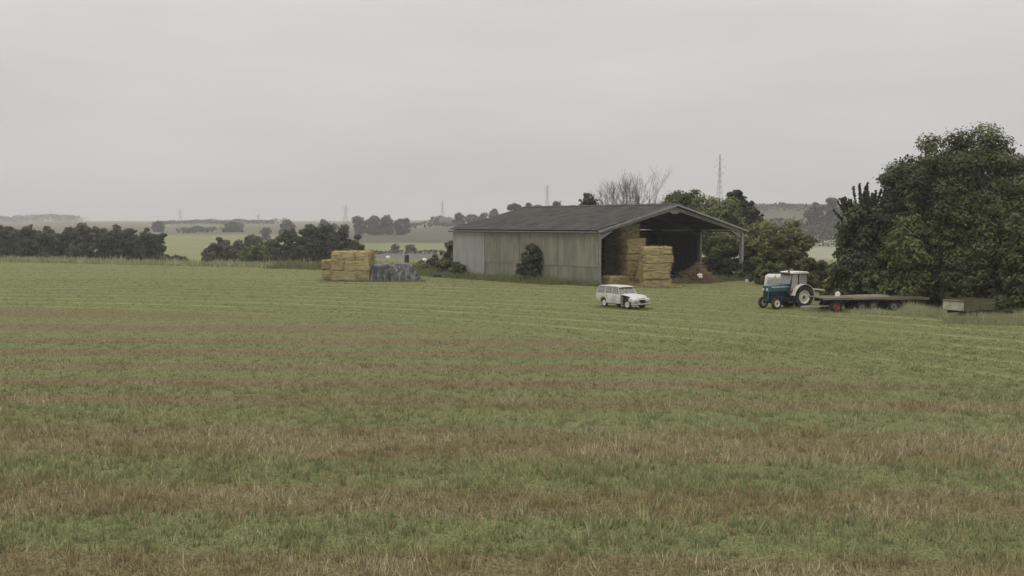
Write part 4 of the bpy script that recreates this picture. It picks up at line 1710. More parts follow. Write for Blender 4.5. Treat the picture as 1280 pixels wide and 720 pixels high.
# right-hand clump
tree_px('broadleaf_tree', 'tallest dark broadleaf tree rising at the right edge', 1200, 148, 226, 77, (0.089, 0.112, 0.052), 1.0, .2, 'trees at the right edge', lobes=9, base_frac=.1, maxl=95000, ncl=210, clr=1.0, cvar=.28)
tree_px('broadleaf_tree', 'dark broadleaf tree cut off by the right edge', 1280, 166, 130, 84, (0.082, 0.105, 0.049), .9, .25, 'trees at the right edge', lobes=6, base_frac=.02, maxl=50000, ncl=90, clr=1.05, cvar=.3)
tree_px('small_tree', 'grey green tree between the spiky tree and the tallest tree', 1126, 208, 78, 80, (0.061, 0.079, 0.034), .9, .24, lobes=4, base_frac=.2)
tree_px('leafy_shrub', 'loose willowy shrub left of centre in the right-hand clump', 1138, 262, 84, 72, GR, .9, .2, 'shrubs in the right-hand clump', 'shrub', lobes=6, base_frac=.0)
tree_px('leafy_shrub', 'paler willowy shrub below the tallest tree', 1188, 240, 92, 72.5, (0.089, 0.114, 0.046), .9, .2, 'shrubs in the right-hand clump', 'shrub', lobes=6, base_frac=.0)
tree_px('leafy_shrub', 'broad willowy shrub right of the small box trailer', 1240, 236, 90, 71, (0.084, 0.105, 0.043), .9, .2, 'shrubs in the right-hand clump', 'shrub', lobes=6, base_frac=.0)
tree_px('leafy_shrub', 'dark willowy shrub filling the lower right corner of the clump', 1288, 262, 80, 67, (0.068, 0.089, 0.038), .9, .2, 'shrubs in the right-hand clump', 'shrub', lobes=5, base_frac=.0)
tree_px('leafy_shrub', 'dense dark shrub behind the small box trailer', 1215, 320, 80, 69, (0.052, 0.067, 0.029), .9, .2, 'shrubs in the right-hand clump', 'shrub', lobes=5, base_frac=.0)
tree_px('leafy_shrub', 'dark shrub behind the dark flatbed', 1152, 318, 62, 72, (0.055, 0.071, 0.031), .9, .2, 'shrubs in the right-hand clump', 'shrub', lobes=5, base_frac=.0)
tree_px('elder_bush', 'pale grey green bush behind the grey plank trailer', 1091, 322, 34, 72.5, (0.129, 0.155, 0.086), .8, .2, 'pale bushes by the trailers', 'bush', lobes=4, base_frac=.0)
tree_px('elder_bush', 'pale grey green bush between the two trailers and the shade', 1128, 336, 26, 71.5, (0.114, 0.139, 0.075), .8, .2, 'pale bushes by the trailers', 'bush', lobes=4, base_frac=.0)
tree_px('leafy_shrub', 'olive shrub left of the spiky tree above the trailer pole', 1047, 322, 44, 77, OL, .9, .2, 'shrubs in the right-hand clump', 'shrub', lobes=5, base_frac=.0)

tree_px('leafy_shrub', 'olive shrub in the gap right of the tractor cab', 1024, 322, 56, 90, (0.081, 0.094, 0.041), .9, .22, 'shrubs beside the barn', 'shrub', lobes=5, base_frac=.0)

# spiky upright tree
sp0 = at(1083, 222, 75)


def spiky(label, x, y, H, spread, seed):
    rng = np.random.RandomState(seed)
    t = thing('spiky_tree', label, 'tree', (x, y, 0))
    b = MB()
    Ps, Ns = [], []
    b.tube([(0, 0, -.2), (0, 0, H * .3)], [.16, .12], 7, cap=False)
    for k in range(60):
        a_ = rng.uniform(0, 2 * math.pi)
        lean = rng.uniform(0, 1.0)
        z0 = H * rng.uniform(.3, .55)
        L = (H * (1.0 - .30 * lean ** 1.5) * rng.uniform(.86, 1.0)) - z0
        dx = lean * spread / 2.0
        p0 = Vector((math.cos(a_) * .1, math.sin(a_) * .1, z0))
        p2 = Vector((math.cos(a_) * dx, math.sin(a_) * dx, z0 + L))
        p1 = p0.lerp(p2, .5) + Vector((math.cos(a_), math.sin(a_), 0)) * dx * -.05
        b.tube([p0, p1, p2], [.05, .035, .01], 4, cap=False)
        n = 420
        f = rng.rand(n) ** .75
        pa = np.outer((1 - f) ** 2, p0) + np.outer(2 * f * (1 - f), p1) + np.outer(f * f, p2)
        rad = (.42 * (1 - f) ** 1.3 + .08)
        dd = rng.normal(size=(n, 3))
        dd /= np.linalg.norm(dd, axis=1)[:, None]
        Ps.append(pa + dd * (rad * rng.rand(n) ** .5)[:, None])
        Ns.append(dd * .6 + rng.normal(size=(n, 3)) * .6 + np.array([0, 0, .3]))
    P = np.concatenate(Ps)
    N = np.concatenate(Ns)
    col = leaf_cols(rng, (0.052, 0.067, 0.038), np.repeat(np.arange(60), 420), 60, .2, .15, .1)
    obj_of('crown', leaf_quads(P, N, .17, col, rng, 'crown', .55), t)
    obj_of('trunk', b.mesh('trunk', M['bark'], True, fix=False), t)


spiky('dark upright tree with spiky shoots behind the plank trailer', sp0.x, 75, sp0.z, 6.4, 5)
tree_px('leafy_shrub', 'dark dense shrub round the foot of the spiky tree', 1082, 246, 92, 74, (0.061, 0.078, 0.040), .9, .2, 'shrubs in the right-hand clump', 'shrub', lobes=5, base_frac=.0)

# behind the barn
tree_px('hedge_tree', 'rounded mid green tree just above the barn gable', 852, 231, 82, 134, GR, 1.0, .34, 'trees behind the barn', lobes=6, base_frac=.1)
tree_px('hedge_tree', 'low mid green tree sloping down right of the gable', 897, 246, 84, 131, (0.103, 0.128, 0.049), 1.0, .34, 'trees behind the barn', lobes=6, base_frac=.1)
tree_px('hedge_tree', 'dark lobed tree standing above the right barn eave', 927, 234, 44, 145, (0.040, 0.052, 0.027), 1.0, .34, 'trees behind the barn', lobes=6, base_frac=.3)
tree_px('hedge_tree', 'small dark tree crown right of the dark lobed tree', 944, 255, 30, 143, (0.040, 0.052, 0.027), 1.0, .34, 'trees behind the barn', lobes=4, base_frac=.3)
tree_px('hedge_tree', 'olive tree behind the right barn post', 952, 272, 80, 118, OL, 1.0, .3, 'trees behind the barn', lobes=6, base_frac=.0)
tree_px('hedge_tree', 'olive tree above the white van', 992, 277, 56, 114, (.108, .118, .046), 1.0, .3, 'trees behind the barn', lobes=5, base_frac=.0)
tree_px('leafy_shrub', 'olive shrub seen through the open side of the barn', 903, 289, 50, 119, (0.092, 0.113, 0.043), 1.0, .3, 'shrubs beside the barn', 'shrub', lobes=5, base_frac=.0)
tree_px('leafy_shrub', 'dark shrub right of the right barn post', 945, 318, 40, 110, (0.059, 0.076, 0.031), 1.0, .3, 'shrubs beside the barn', 'shrub', lobes=5, base_frac=.0)
tree_px('leafy_shrub', 'dark shrub behind the tractor cab', 1002, 322, 52, 96, (0.066, 0.083, 0.034), 1.0, .27, 'shrubs beside the barn', 'shrub', lobes=5, base_frac=.0)
tree_px('leafy_shrub', 'olive shrub left of the white van', 962, 325, 40, 100, (0.073, 0.091, 0.035), .9, .27, 'shrubs beside the barn', 'shrub', lobes=5, base_frac=.0)
tree_px('hedge_tree', 'twiggy dark bush top showing above the barn ridge', 737, 239, 48, 150, (0.053, 0.061, 0.037), .45, .34, 'trees behind the barn', lobes=6, base_frac=.3)
tree_px('leafy_shrub', 'dark round shrub against the barn side wall', 664, 303, 36, 104.6, (0.055, 0.072, 0.037), .8, .22, None, 'shrub', zb=0, lobes=5, base_frac=.0)
tree_px('leafy_shrub', 'tall thin shrub at the far barn corner', 561, 297, 26, 120, (0.099, 0.117, 0.060), .7, .26, 'shrubs at the far barn corner', 'shrub', lobes=4, base_frac=.0)
tree_px('leafy_shrub', 'dark rounded bush by the far barn corner', 557, 322, 28, 117, (0.079, 0.097, 0.043), .9, .25, 'shrubs at the far barn corner', 'shrub', lobes=4, base_frac=.0)
tree_px('leafy_shrub', 'low bush below the pale end panels of the barn', 574, 327, 26, 114.5, (0.077, 0.097, 0.043), .9, .25, 'shrubs at the far barn corner', 'shrub', lobes=4, base_frac=.0)
tree_px('leafy_shrub', 'loose low shrub right of the dark post', 527, 324, 26, 122, (0.112, 0.131, 0.062), .7, .26, 'shrubs at the far barn corner', 'shrub', lobes=4, base_frac=.0)
tree_px('leafy_shrub', 'pale loose weed bush between heap and barn corner', 543, 318, 24, 125, (.095, .105, .06), .6, .26, 'shrubs at the far barn corner', 'shrub', lobes=4, base_frac=.0)


def bare_tree(label, px, py, depth, wpx, seed):
    rng = random.Random(seed)
    top = at(px, py, depth)
    z0 = float(ground_z(top.x, depth))
    H = top.z - z0
    t = thing('bare_tree', label, 'tree', (top.x, depth, z0))
    b = MB()

    def grow(p, d, L, r, lev):
        q = p + d * L * .5 + Vector((rng.uniform(-.06, .06), rng.uniform(-.06, .06), 0)) * L
        e = p + d * L
        b.tube([p, q, e], [r, r * .8, r * .55], 4 if lev else 7, cap=False)
        if lev >= 4:
            return
        for k in range(3 if lev < 3 else 4):
            nd_ = (d + Vector((rng.uniform(-.62, .62), rng.uniform(-.62, .62), rng.uniform(.0, .5)))).normalized()
            s = p.lerp(e, rng.uniform(.45, 1.0))
            grow(s, nd_, L * rng.uniform(.55, .78), max(.012, r * .52), lev + 1)

    for k in range(12):
        a_ = rng.uniform(0, 6.28)
        sp_ = wpx / F_PX * depth * .33
        s = Vector((rng.uniform(-1, 1) * sp_ * .9, math.sin(a_) * sp_, 0))
        grow(s + Vector((0, 0, -.2)), Vector((rng.uniform(-.16, .16), rng.uniform(-.12, .12), 1)).normalized(), H * rng.uniform(.40, .47), .09, 0)
    obj_of('trunk', b.mesh('trunk', M['twig'], False, fix=False), t)


bare_tree('leafless pale tree with fine upright twigs above the barn ridge', 790, 216, 152, 78, 3)

# dark tree belt at the left
LBASE = (0.062, 0.074, 0.046)
belt = [(-14, 283, 44, 238), (8, 281, 36, 232), (34, 283, 36, 240), (58, 283, 34, 233), (82, 284, 34, 238), (103, 278, 34, 230), (124, 281, 32, 238),
        (144, 282, 32, 233), (163, 282, 30, 239), (180, 283, 30, 232), (196, 289, 28, 236)]
place = ['at the left picture edge', 'first in from the left edge', 'second in from the left edge', 'third in from the left edge', 'left of the tallest one',
         'tallest and most upright', 'just right of the tallest one', 'fourth from the right end', 'third from the right end', 'second from the right end', 'at the right end, sloping down']
for (px, py, w, d), q in zip(belt, place):
    py -= 3
    f = random.Random(px).uniform(.85, 1.2)
    tree_px('belt_tree', f'dark tree of the left-hand belt, {q}', px, py, w * 1.12, d, tuple(c * f for c in LBASE), 1.0, .48, 'trees of the left-hand belt', lobes=5, base_frac=.02)
tree_px('leafy_shrub', 'low dark bush at the foot of the left-hand belt', 211, 317, 30, 212, LBASE, 1.0, .5, 'low bushes beyond the field edge', 'shrub', lobes=4, base_frac=.0)
tree_px('leafy_shrub', 'lowest dark bush right of the left-hand belt', 226, 321, 24, 205, LBASE, 1.0, .5, 'low bushes beyond the field edge', 'shrub', lobes=4, base_frac=.0)
mid = [(262, 305, 24, 250, (0.066, 0.077, 0.050), 'hazy bush, leftmost of the middle thicket'), (277, 298, 32, 252, (0.066, 0.077, 0.050), 'hazy tree left of the green bush in the middle thicket'),
       (294, 299, 30, 255, (0.066, 0.077, 0.050), 'hazy tree right beside the green bush in the middle thicket'), (318, 290, 34, 270, (0.069, 0.080, 0.053), 'pale hazy tree behind the green bush'),
       (318, 308, 50, 212, (0.077, 0.097, 0.037), 'brighter green rounded bush in the middle thicket'), (341, 296, 36, 225, (0.055, 0.069, 0.035), 'mid green tree left of the dark trees'),
       (362, 284, 30, 218, (0.045, 0.057, 0.030), 'dark tree, leftmost of the dark group by the bales'), (381, 277, 34, 214, (0.042, 0.054, 0.029), 'dark tree, tallest of the group left of the bales'),
       (402, 280, 34, 220, (0.045, 0.057, 0.031), 'dark tree straight behind the bale stack'), (424, 277, 38, 225, (0.053, 0.065, 0.037), 'dark tree above the taller bales'),
       (444, 292, 28, 222, (0.053, 0.065, 0.037), 'dark tree sloping down at the right of the group')]
for px, py, w, d, c, q in mid:
    py -= 2.5
    tree_px('thicket_tree', q, px, py, w * 1.15, d, tuple(k * 1.2 for k in c), 1.0, .44, 'trees of the middle thicket', lobes=5, base_frac=.02)

# far trees on the hills
FC = (0.053, 0.063, 0.037)
far = [(198, 277, 14, 900, 'round far tree on the crest above the left belt'), (290, 278.5, 26, 900, 'broad far tree clump right of the pale field'),
       (359, 273.5, 16, 800, 'round far tree above the dark trees'), (409, 272, 26, 700, 'far tree peeping over the dark trees'),
       (449, 267, 13, 780, 'narrow pointed far tree right of the dark trees'), (466, 269, 15, 800, 'far tree, left of the crest clump'), (480, 269, 22, 810, 'far tree, right of the crest clump'),
       (503, 272, 17, 800, 'dark far tree pair on the brown field crest'), (548, 270.5, 12, 1050, 'far tree left of the far house'), (562, 273, 12, 1050, 'low far tree right of the far house'),
       (575, 264.5, 12, 820, 'far tree, leftmost in the row above the barn eave'), (590, 269, 18, 830, 'low far tree in the row above the barn eave'), (604, 267.5, 18, 830, 'flat far tree in the row above the barn eave'),
       (617, 259, 15, 820, 'round far tree at the end of the row above the eave'), (646, 246, 32, 520, 'large hazy tree over the far barn roof'), (660, 250, 26, 530, 'hazy tree right of the large one over the roof'),
       (678, 251, 26, 540, 'hazy low wood edge over the barn ridge'), (698, 250, 26, 540, 'hazy wood edge left of the twiggy bush'),
       (1018, 251, 20, 690, 'rounded hazy tree left of the spiky tree'), (1037, 245, 24, 680, 'blocky hazy tree beside the spiky tree'), (1054, 256, 20, 690, 'hazy tree behind the spiky tree tips')]
for px, py, w, d, q in far:
    tree_px('far_tree', q, px, py, w * 1.15, d, FC, 1.0, d * .0024, 'far trees on the hills', lobes=4, base_frac=.02, nl=3)


def hedge(label, pts, width, h, leafc, seed, leaf):
    rng = np.random.RandomState(seed)
    pts = [np.array(p) for p in pts]
    Ps = []
    for a_, b_ in zip(pts[:-1], pts[1:]):
        L = np.linalg.norm(b_ - a_)
        n = int(L * h * 9.0 / (leaf * leaf))
        f = rng.rand(n)
        p = a_[None] + (b_ - a_)[None] * f[:, None]
        p = p + rng.normal(size=(n, 2)) * width * .35
        Ps.append(p)
    P = np.concatenate(Ps)
    hh = h * (.45 + 1.0 * fbm(P[:, 0] / (h * 2.2) + seed, P[:, 1] / (h * 2.2), 3))
    z = ground_z(P[:, 0], P[:, 1]) + hh * rng.rand(len(P)) ** .6
    P3 = np.column_stack([P, z])
    N = rng.normal(size=(len(P3), 3)) + np.array([0, 0, .6])
    c = leaf_cols(rng, leafc, (P[:, 0] / h).astype(int) % 50, 50, .2, .15)
    base = P3[0] * np.array([1, 1, 0]) + np.array([0, 0, float(ground_z(P3[0, 0], P3[0, 1]))])
    t = thing('hedgerow', label, 'hedge', tuple(base), 0, 'far hedgerows')
    obj_of('foliage', leaf_quads(P3 - base, N, leaf, c, rng, 'foliage', .8), t)
    w_ = MB()
    for i in range(5):
        q = P3[rng.randint(len(P3))] - base
        g0 = float(ground_z(q[0] + base[0], q[1] + base[1])) - base[2]
        w_.tube([(q[0], q[1], g0 - .2), (q[0], q[1], g0 + h * .5)], [.12, .05], 5, cap=False)
    w_.build('stem', M['bark'], t)


def hp_(px, d):
    return (at(px, 280, d).x, d)


hedge('far hedge with gaps across the pale left field', [hp_(226, 880), hp_(246, 870), hp_(268, 880)], 8, 5, FC, 61, 2.2)
hedge('thin far hedge along the left crest', [hp_(200, 1350), hp_(240, 1380), hp_(290, 1350), hp_(345, 1330)], 8, 5.5, FC, 62, 2.0)
hedge('hazy ridge hedge at the far left', [hp_(-30, 2350), hp_(20, 2350), hp_(50, 2400), hp_(100, 2380)], 24, 14, FC, 63, 3.6)
hedge('dark hedge above the grey band of the valley', [hp_(462, 485), hp_(490, 490), hp_(520, 492), hp_(556, 498)], 4, 1.5, FC, 64, 1.2)
hedge('hedge along the top of the brown field', [hp_(505, 1010), hp_(545, 1020), hp_(575, 1000)], 6, 4, FC, 65, 2.6)
hedge('hazy wood on the slope right of the barn', [hp_(950, 640), hp_(985, 650), hp_(1015, 645), hp_(1060, 640)], 30, 10, FC, 66, 1.5)
hedge('hazy wood along the crest right of the barn', [hp_(925, 1000), hp_(985, 1020), hp_(1060, 1000)], 40, 6, FC, 69, 2.0)
hedge('low hedge across the pale slope right of the barn', [hp_(1010, 300), hp_(1030, 305), hp_(1052, 310)], 4, 2.2, (0.066, 0.083, 0.044), 67, .9)
hedge('hedge at the foot of the right slope wood', [hp_(955, 560), hp_(1000, 570), hp_(1050, 560)], 14, 6, FC, 68, 1.3)
tree_px('far_tree', 'small bush standing in the pale green far strip', 493, 305, 8, 500, FC, .9, 1.2, 'far field bushes', lobes=3, base_frac=.0, nl=2)
tree_px('far_tree', 'wider bush standing in the pale green far strip', 513, 306, 13, 505, FC, .9, 1.2, 'far field bushes', lobes=3, base_frac=.0, nl=2)
tree_px('far_tree', 'tiny bush on the hillside left of the dark group', 332, 285, 9, 700, FC, .9, 1.8, 'far field bushes', lobes=3, base_frac=.0, nl=2)

# small pale bales in the valley and the far house
for px, py, d, q in ((485, 316.5, 440, 'tiny pale wrapped bale in the valley above the sheeted heap'), (530.5, 318.5, 420, 'tiny pale wrapped bale in the valley nearest the barn corner'), (466, 319.5, 415, 'tiny pale wrapped bale in the valley beside the bale stack')):
    p = at(px, py, d)
    z = float(ground_z(p.x, d))
    b = MB()
    b.lathe([(.02, -.75), (.62, -.72), (.7, -.6), (.7, .6), (.62, .72), (.02, .75)], 16, closed=False)
    o = b.build('wrapped_bale', M['plastic'], None, smooth=True, loc=(p.x, d, z + .62), rot=(0, 0, R(70)))
    tag(o, q, 'bale', 'wrapped bales in the valley')
hpz = at(556, 276, 1040)
hz = float(ground_z(hpz.x, 1040))
house = thing('far_house', 'tiny far house with dark roof among trees on the crest', 'house', (hpz.x, 1040, hz), R(15))
b = MB()
b.box((0, 0, 2.2), (11, 7, 4.8))
hw_ = b.build('wall', M['brick'], house)
b = MB()
b.prism([(-4.1, 4.5), (0, 7.6), (4.1, 4.5)], -6, 6)
b.v = [(y, x, z) for x, y, z in b.v]
ro = b.build('roof', M['tile'], house)
MB().box((3.5, 0, 7.6), (.9, .9, 1.8)).build('chimney', M['brick'], ro)
for x in (-3.2, 3.0):
    MB().box((x, -3.52, 2.6), (1.2, .08, 1.4)).build('window', M['pane'], house)
MB().box((0, -3.52, 1.2), (1.1, .08, 2.2)).build('door', M['pane'], house)


# ------------------------------------------------------------------ pylons
def pylon(label, px, py, depth, wfoot):
    p = at(px, py, depth)
    z0 = float(ground_z(p.x, depth))
    H = p.z - z0
    t = thing('pylon', label, 'pylon', (p.x, depth, z0), R(25), 'pylons on the skyline')
    th = .09 + depth * .00006
    tw = MB()

    def wd_(f):
        return wfoot * (1 - f) ** 1.5 + .5
    n = 11
    for k in range(n):
        f0, f1 = k / n, (k + 1) / n
        w0, w1 = wd_(f0) / 2, wd_(f1) / 2
        c0 = [(-w0, -w0, f0 * H), (w0, -w0, f0 * H), (w0, w0, f0 * H), (-w0, w0, f0 * H)]
        c1 = [(-w1, -w1, f1 * H), (w1, -w1, f1 * H), (w1, w1, f1 * H), (-w1, w1, f1 * H)]
        for i in range(4):
            j = (i + 1) % 4
            tw.beam(c0[i], c1[i], th * 1.3, th * 1.3)
            tw.beam(c0[i], c1[j], th * .7, th * .7)
            tw.beam(c0[j], c1[i], th * .7, th * .7)
    tw.build('tower', M['galv'], t)
    for f, ln_ in ((.72, 4.2), (.82, 5.2), (.92, 3.6)):
        a_ = MB()
        for s in (-1, 1):
            a_.beam((0, 0, f * H + 1.0), (s * ln_, 0, f * H), th, th)
            a_.beam((0, 0, f * H - .4), (s * ln_, 0, f * H), th, th)
            a_.beam((s * ln_, 0, f * H), (s * ln_, 0, f * H - 1.6), th, th)
        a_.build('cross_arm', M['galv'], t)


pylon('tall slender lattice mast above the trees right of the gable', 900, 193, 900, 6)
pylon('faint lattice mast above the barn ridge', 684, 231, 1450, 7)
pylon('faint lattice mast behind the dark trees', 432, 256, 1500, 7)
pylon('faintest lattice mast above the far house', 553, 250, 1900, 7)
pylon('faint short mast on the far left skyline', 225, 262, 1800, 7)
pylon('faint small mast above the middle thicket', 323, 268, 2100, 6)

# ------------------------------------------------------------------ grass, stubble and weeds
def blades(name, label, X, Y, Hh, Wd, col, seed, lean=.55, z=None, tipw=0.0):
    rng = np.random.RandomState(seed)
    n = len(X)
    Z = np.zeros(n) if z is None else z
    a_ = rng.uniform(0, 2 * np.pi, n)
    la = rng.uniform(0, 2 * np.pi, n)
    ll = np.abs(rng.normal(0, lean, n)) * Hh
    sx, sy = np.cos(a_) * Wd / 2, np.sin(a_) * Wd / 2
    V = np.empty((n, 3, 3), dtype=np.float32)
    V[:, 0] = np.column_stack([X - sx, Y - sy, Z - .01])
    V[:, 1] = np.column_stack([X + sx, Y + sy, Z - .01])
    V[:, 2] = np.column_stack([X + np.cos(la) * ll, Y + np.sin(la) * ll, Z + Hh])
    me = mesh_np(name, V.reshape(-1, 3), np.arange(3 * n), 3, M['grass'], np.repeat(col, 3, axis=0))
    o = obj_of(name, me)
    return tag(o, label, 'grass', kind='stuff')


def field_cover():
    rng = np.random.RandomState(77)
    XS, YS, SCL, TI = [], [], [], []
    for y0, y1, rho, sc, nb in ((9.5, 17, 75, 1.0, 8), (17, 27, 75, 1.05, 8), (27, 38, 48, 1.25, 7), (38, 52, 26, 1.6, 6), (52, 72, 13, 2.2, 5), (72, 110, 7, 3.0, 4), (110, 150, 2.0, 4.0, 4)):
        nt_ = int((y1 - y0) * (1.0 * y1 + 9) * rho)
        ya = rng.uniform(y0, y1, nt_)
        wmax = .5 * y1 + 4.5
        xa = rng.uniform(-wmax, wmax, nt_)
        ok = np.abs(xa) < .5 * ya + 4.0
        ok &= ya < edge_y(xa) + 2
        rx, ry = xa - BL.x, ya - BL.y           # keep off the barn floor
        u_ = rx * U.x + ry * U.y
        w_ = rx * Wv.x + ry * Wv.y
        ok &= ~((u_ > -.1) & (u_ < BW + .1) & (w_ > -.2) & (w_ < BLEN))
        den = fbm(xa / .7, ya / .7, 3)
        ok &= rng.rand(nt_) < (np.clip(.5 + 1.6 * (den - .35), .25, 1) if y0 < 50 else .6)
        xa, ya = xa[ok], ya[ok]
        base = sum(len(t_) for t_ in TI)
        spread = .045 * sc ** .7
        nmax = rng.randint(max(2, nb - 4), nb + 5, len(xa))
        r_ = np.repeat(np.arange(len(xa)), nmax)
        XS.append(xa[r_] + rng.normal(0, spread, len(r_)))
        YS.append(ya[r_] + rng.normal(0, spread, len(r_)))
        SCL.append(np.full(len(r_), sc))
        TI.append(r_ + (TI[-1].max() + 1 if TI else 0))
    X, Y, S, T = map(np.concatenate, (XS, YS, SCL, TI))
    n = len(X)
    nT = T.max() + 1
    tufts = np.zeros(nT)
    tx, ty_ = np.zeros(nT), np.zeros(nT)
    tx[T], ty_[T] = X, Y
    g = green_weight(tx, ty_)
    tg = rng.rand(nT) < np.clip((g - .5) * 1.45 + .5, .05, .95)      # a tuft is mostly one kind
    isg = np.where(rng.rand(n) < .8, tg[T], rng.rand(n) < g[T])
    tl = fbm(X / 1.3 + 40, Y / 1.3, 3)
    th_ = np.clip(rng.lognormal(0, .32, nT), .5, 2.0)[T]
    Hh = np.where(isg, rng.uniform(.07, .18, n), rng.uniform(.06, .2, n)) * (.6 + .8 * tl) * th_
    Hh *= np.interp(Y, [26, 40, 60], [1.0, .6, .38])
    Hh = np.minimum(Hh, np.interp(Y, [30, 60], [.4, .06]))
    Wd = np.where(isg, rng.uniform(.012, .024, n), rng.uniform(.009, .019, n)) * S
    col = np.empty((n, 3))
    t1 = np.clip(.65 * rng.rand(nT)[T] + .35 * rng.rand(n), 0, 1)[:, None]
    col[isg] = ((1 - t1) * np.array([.200, .224, .096]) + t1 * np.array([.345, .368, .182]))[isg]
    col[~isg] = ((1 - t1) * np.array([.188, .150, .070]) + t1 * np.array([.405, .340, .178]))[~isg]
    pal = (rng.rand(n) < .08 + .42 * sstep((fbm(X / 2.6 + 70, Y / 1.7, 3) - .52) / .12))   # bleached straw, in patches
    pal &= ~isg
    col[pal] = np.array([.55, .48, .32]) * rng.uniform(.7, 1.1, pal.sum())[:, None]
    ctr = np.interp(Y, [15, 60], [1.0, .35])
    col *= (np.clip(rng.lognormal(0, .2, nT), .6, 1.6)[T] ** ctr)[:, None]
    col *= (.88 + .3 * fbm(X / .9 + 3, Y / .9, 3))[:, None]
    # headland: pale lines of cut grass between darker wheelings, running round the field
    eB = np.hypot(X + 52, Y + 2)
    hl = sstep((eB - 74) / 6)
    ln_ = np.mod((eB + (fbm(X / 30, Y / 30, 2) - .5) * 3.0) / 3.7, 1.0)
    pale = np.interp(ln_, [0, .05, .15, .22, 1], [0, 1, .8, 0, 0]) * sstep((fbm(X / 30, Y / 30, 2) - .22) / .25)
    dark = np.interp(ln_, [.3, .4, .5], [0, 1, 0]) * ((ln_ > .3) & (ln_ < .5))
    lum = 1 + hl * (.0 - .28 * dark)
    col = col * (1 - .5 * hl)[:, None] + (.5 * hl)[:, None] * np.array([.190, .204, .078])
    col = col * (1 - .65 * hl * pale)[:, None] + (.65 * hl * pale)[:, None] * np.array([.44, .42, .215])
    col *= lum[:, None]
    blades('stubble_grass', 'short green grass and brown stubble covering the field', X, Y, Hh, Wd, col, 5)


field_cover()


def weeds(label, polys, n, h0, h1, cols, seed, wd=.03, name='tall_grass', on_terrain=False):
    """polys: list of ((xa, ya), (xb, yb), half width)"""
    rng = np.random.RandomState(seed)
    L = np.array([math.hypot(b[0] - a[0], b[1] - a[1]) * w for a, b, w in polys])
    k = rng.choice(len(polys), n, p=L / L.sum())
    A = np.array([p[0] for p in polys])[k]
    B = np.array([p[1] for p in polys])[k]
    Wd_ = np.array([p[2] for p in polys])[k]
    f = rng.rand(n)[:, None]
    P = A + (B - A) * f
    d = (B - A)
    d = d / np.linalg.norm(d, axis=1)[:, None]
    off = np.clip(rng.normal(0, .5, n), -1, 1) * Wd_
    P = P + np.column_stack([-d[:, 1], d[:, 0]]) * off[:, None]
    tl = fbm(P[:, 0] / 1.1 + seed, P[:, 1] / 1.1, 3)
    Hh = (h0 + (h1 - h0) * rng.rand(n) ** 1.5) * (.35 + 1.3 * tl) * (1 - .45 * np.abs(off) / Wd_)
    cols = np.array(cols)
    ck = rng.randint(0, len(cols), n)
    col = cols[ck] * rng.uniform(.75, 1.25, n)[:, None] * (.7 + .6 * tl)[:, None]
    z = ground_z(P[:, 0], P[:, 1]) if on_terrain else None
    return blades(name, label, P[:, 0], P[:, 1], Hh, np.full(n, wd) * rng.uniform(.6, 1.3, n), col, seed + 1, .35, z=z)


GC = [(.16, .185, .08), (.21, .225, .105), (.12, .145, .062)]
SCs = [(.29, .32, .155), (.39, .39, .22), (.24, .275, .12), (.47, .45, .29)]


def wp(a, b, z=0):
    q = bpt(a, b)
    return (q.x, q.y)


weeds('weeds and long grass along the barn side wall', [(wp(-.7, -1), wp(-.8, BLEN + 1), 1.0), (wp(-1.8, 3), wp(-2.2, BLEN + 3), 1.5)], 15000, .25, .85, GC + [(.17, .18, .08)], 301, .035)
tree_px('leafy_shrub', 'dark low bramble inside the barn mouth right of the brushwood', 905, 321, 56, 108.5, (.030, .036, .020), .8, .24, 'shrubs beside the barn', 'shrub', zb=0, lobes=5, base_frac=.0)
tree_px('leafy_shrub', 'dark bramble between the pale bales and the brushwood', 854, 336, 20, 103.5, (.04, .048, .026), .8, .22, 'shrubs beside the barn', 'shrub', zb=0, lobes=4, base_frac=.0)
weeds('weeds fringing the open barn mouth', [(wp(8, -1.8), wp(BW + 2, -.8), 1.4), (wp(11, .5), wp(BW + 1, .5), .9), (wp(BW, -.5), wp(BW + 9, 1), 2.2)], 13000, .2, .8, GC + [(.09, .11, .05)], 303, .035)
e = [gp(1000, 384), gp(1060, 391), gp(1130, 391.5), gp(1180, 395), gp(1240, 400), gp(1300, 402)]
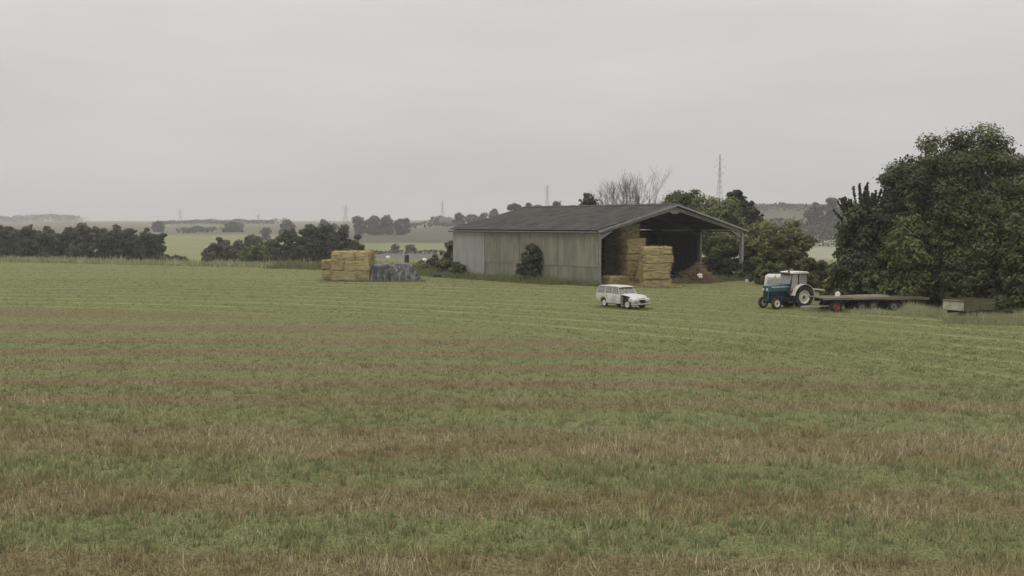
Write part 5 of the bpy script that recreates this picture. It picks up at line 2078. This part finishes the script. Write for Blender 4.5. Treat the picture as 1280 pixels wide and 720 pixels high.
segs = [((a_.x, a_.y), (b_.x, b_.y), 1.3) for a_, b_ in zip(e[:-1], e[1:])]
weeds('short rough grass under and before the flat trailers', segs[:2], 9000, .1, .36, SCs, 305, .022)
weeds('tall pale grass right of the flat trailers', segs[2:], 17000, .2, .72, SCs, 315, .022)
xs = list(range(-110, 0, 8))
segs = [((x, float(edge_y(x)) - 2), (x + 8, float(edge_y(x + 8)) - 2), 3.0) for x in xs]
segs = [s for s in segs if s[0][0] < -8]
q0, q1 = gp(1180, 402.5), gp(1290, 406)
weeds('tall pale grass round the small box trailer', [((q0.x, q0.y), (q1.x, q1.y), 1.0)], 9000, .25, .8, SCs, 321, .022)
weeds('ragged pale grass along the far left field edge', segs, 26000, .3, 1.1, SCs, 307, .09, on_terrain=True)
segs = [((-30, 139), (-7, 127), 3.5), ((-14, 122), (-5, 118), 2.5)]
weeds('rough weeds between the sheeted heap and the barn', segs, 14000, .4, 1.3, GC + [(.17, .18, .08)], 309, .06, on_terrain=True)
segs = [((fs.x - 3, fs.y - .5), (tp.x + 3, tp.y - .3), .7)]
weeds('grass at the foot of the field bales and the sheeted heap', segs, 3000, .08, .3, GC, 311, .03)
cz = (7.44, 72.35)
segs = [((cz[0] - 1.6, cz[1] + .6), (cz[0] + 1.6, cz[1] - 2.0), 1.1)]
weeds('grass round the wheels of the white car', segs, 1600, .06, .2, GC, 313, .02)

# ------------------------------------------------------------------ haze
hz_ = MB()
hz_.box((0, 1600, 34), (8200, 3700, 112))
m = bpy.data.materials.new('valley_haze')
m.use_nodes = True
t = m.node_tree
for n in list(t.nodes):
    if n.type != 'OUTPUT_MATERIAL':
        t.nodes.remove(n)
pv = nd(t, 'ShaderNodeVolumePrincipled')
pv.inputs['Color'].default_value = (.97, .97, .97, 1)
pv.inputs['Density'].default_value = 0.00034
lk(t, pv.outputs[0], [n for n in t.nodes if n.type == 'OUTPUT_MATERIAL'][0].inputs['Volume'])
hzo = hz_.build('haze', m)
tag(hzo, 'thin damp air over the valley', 'haze', kind='stuff')
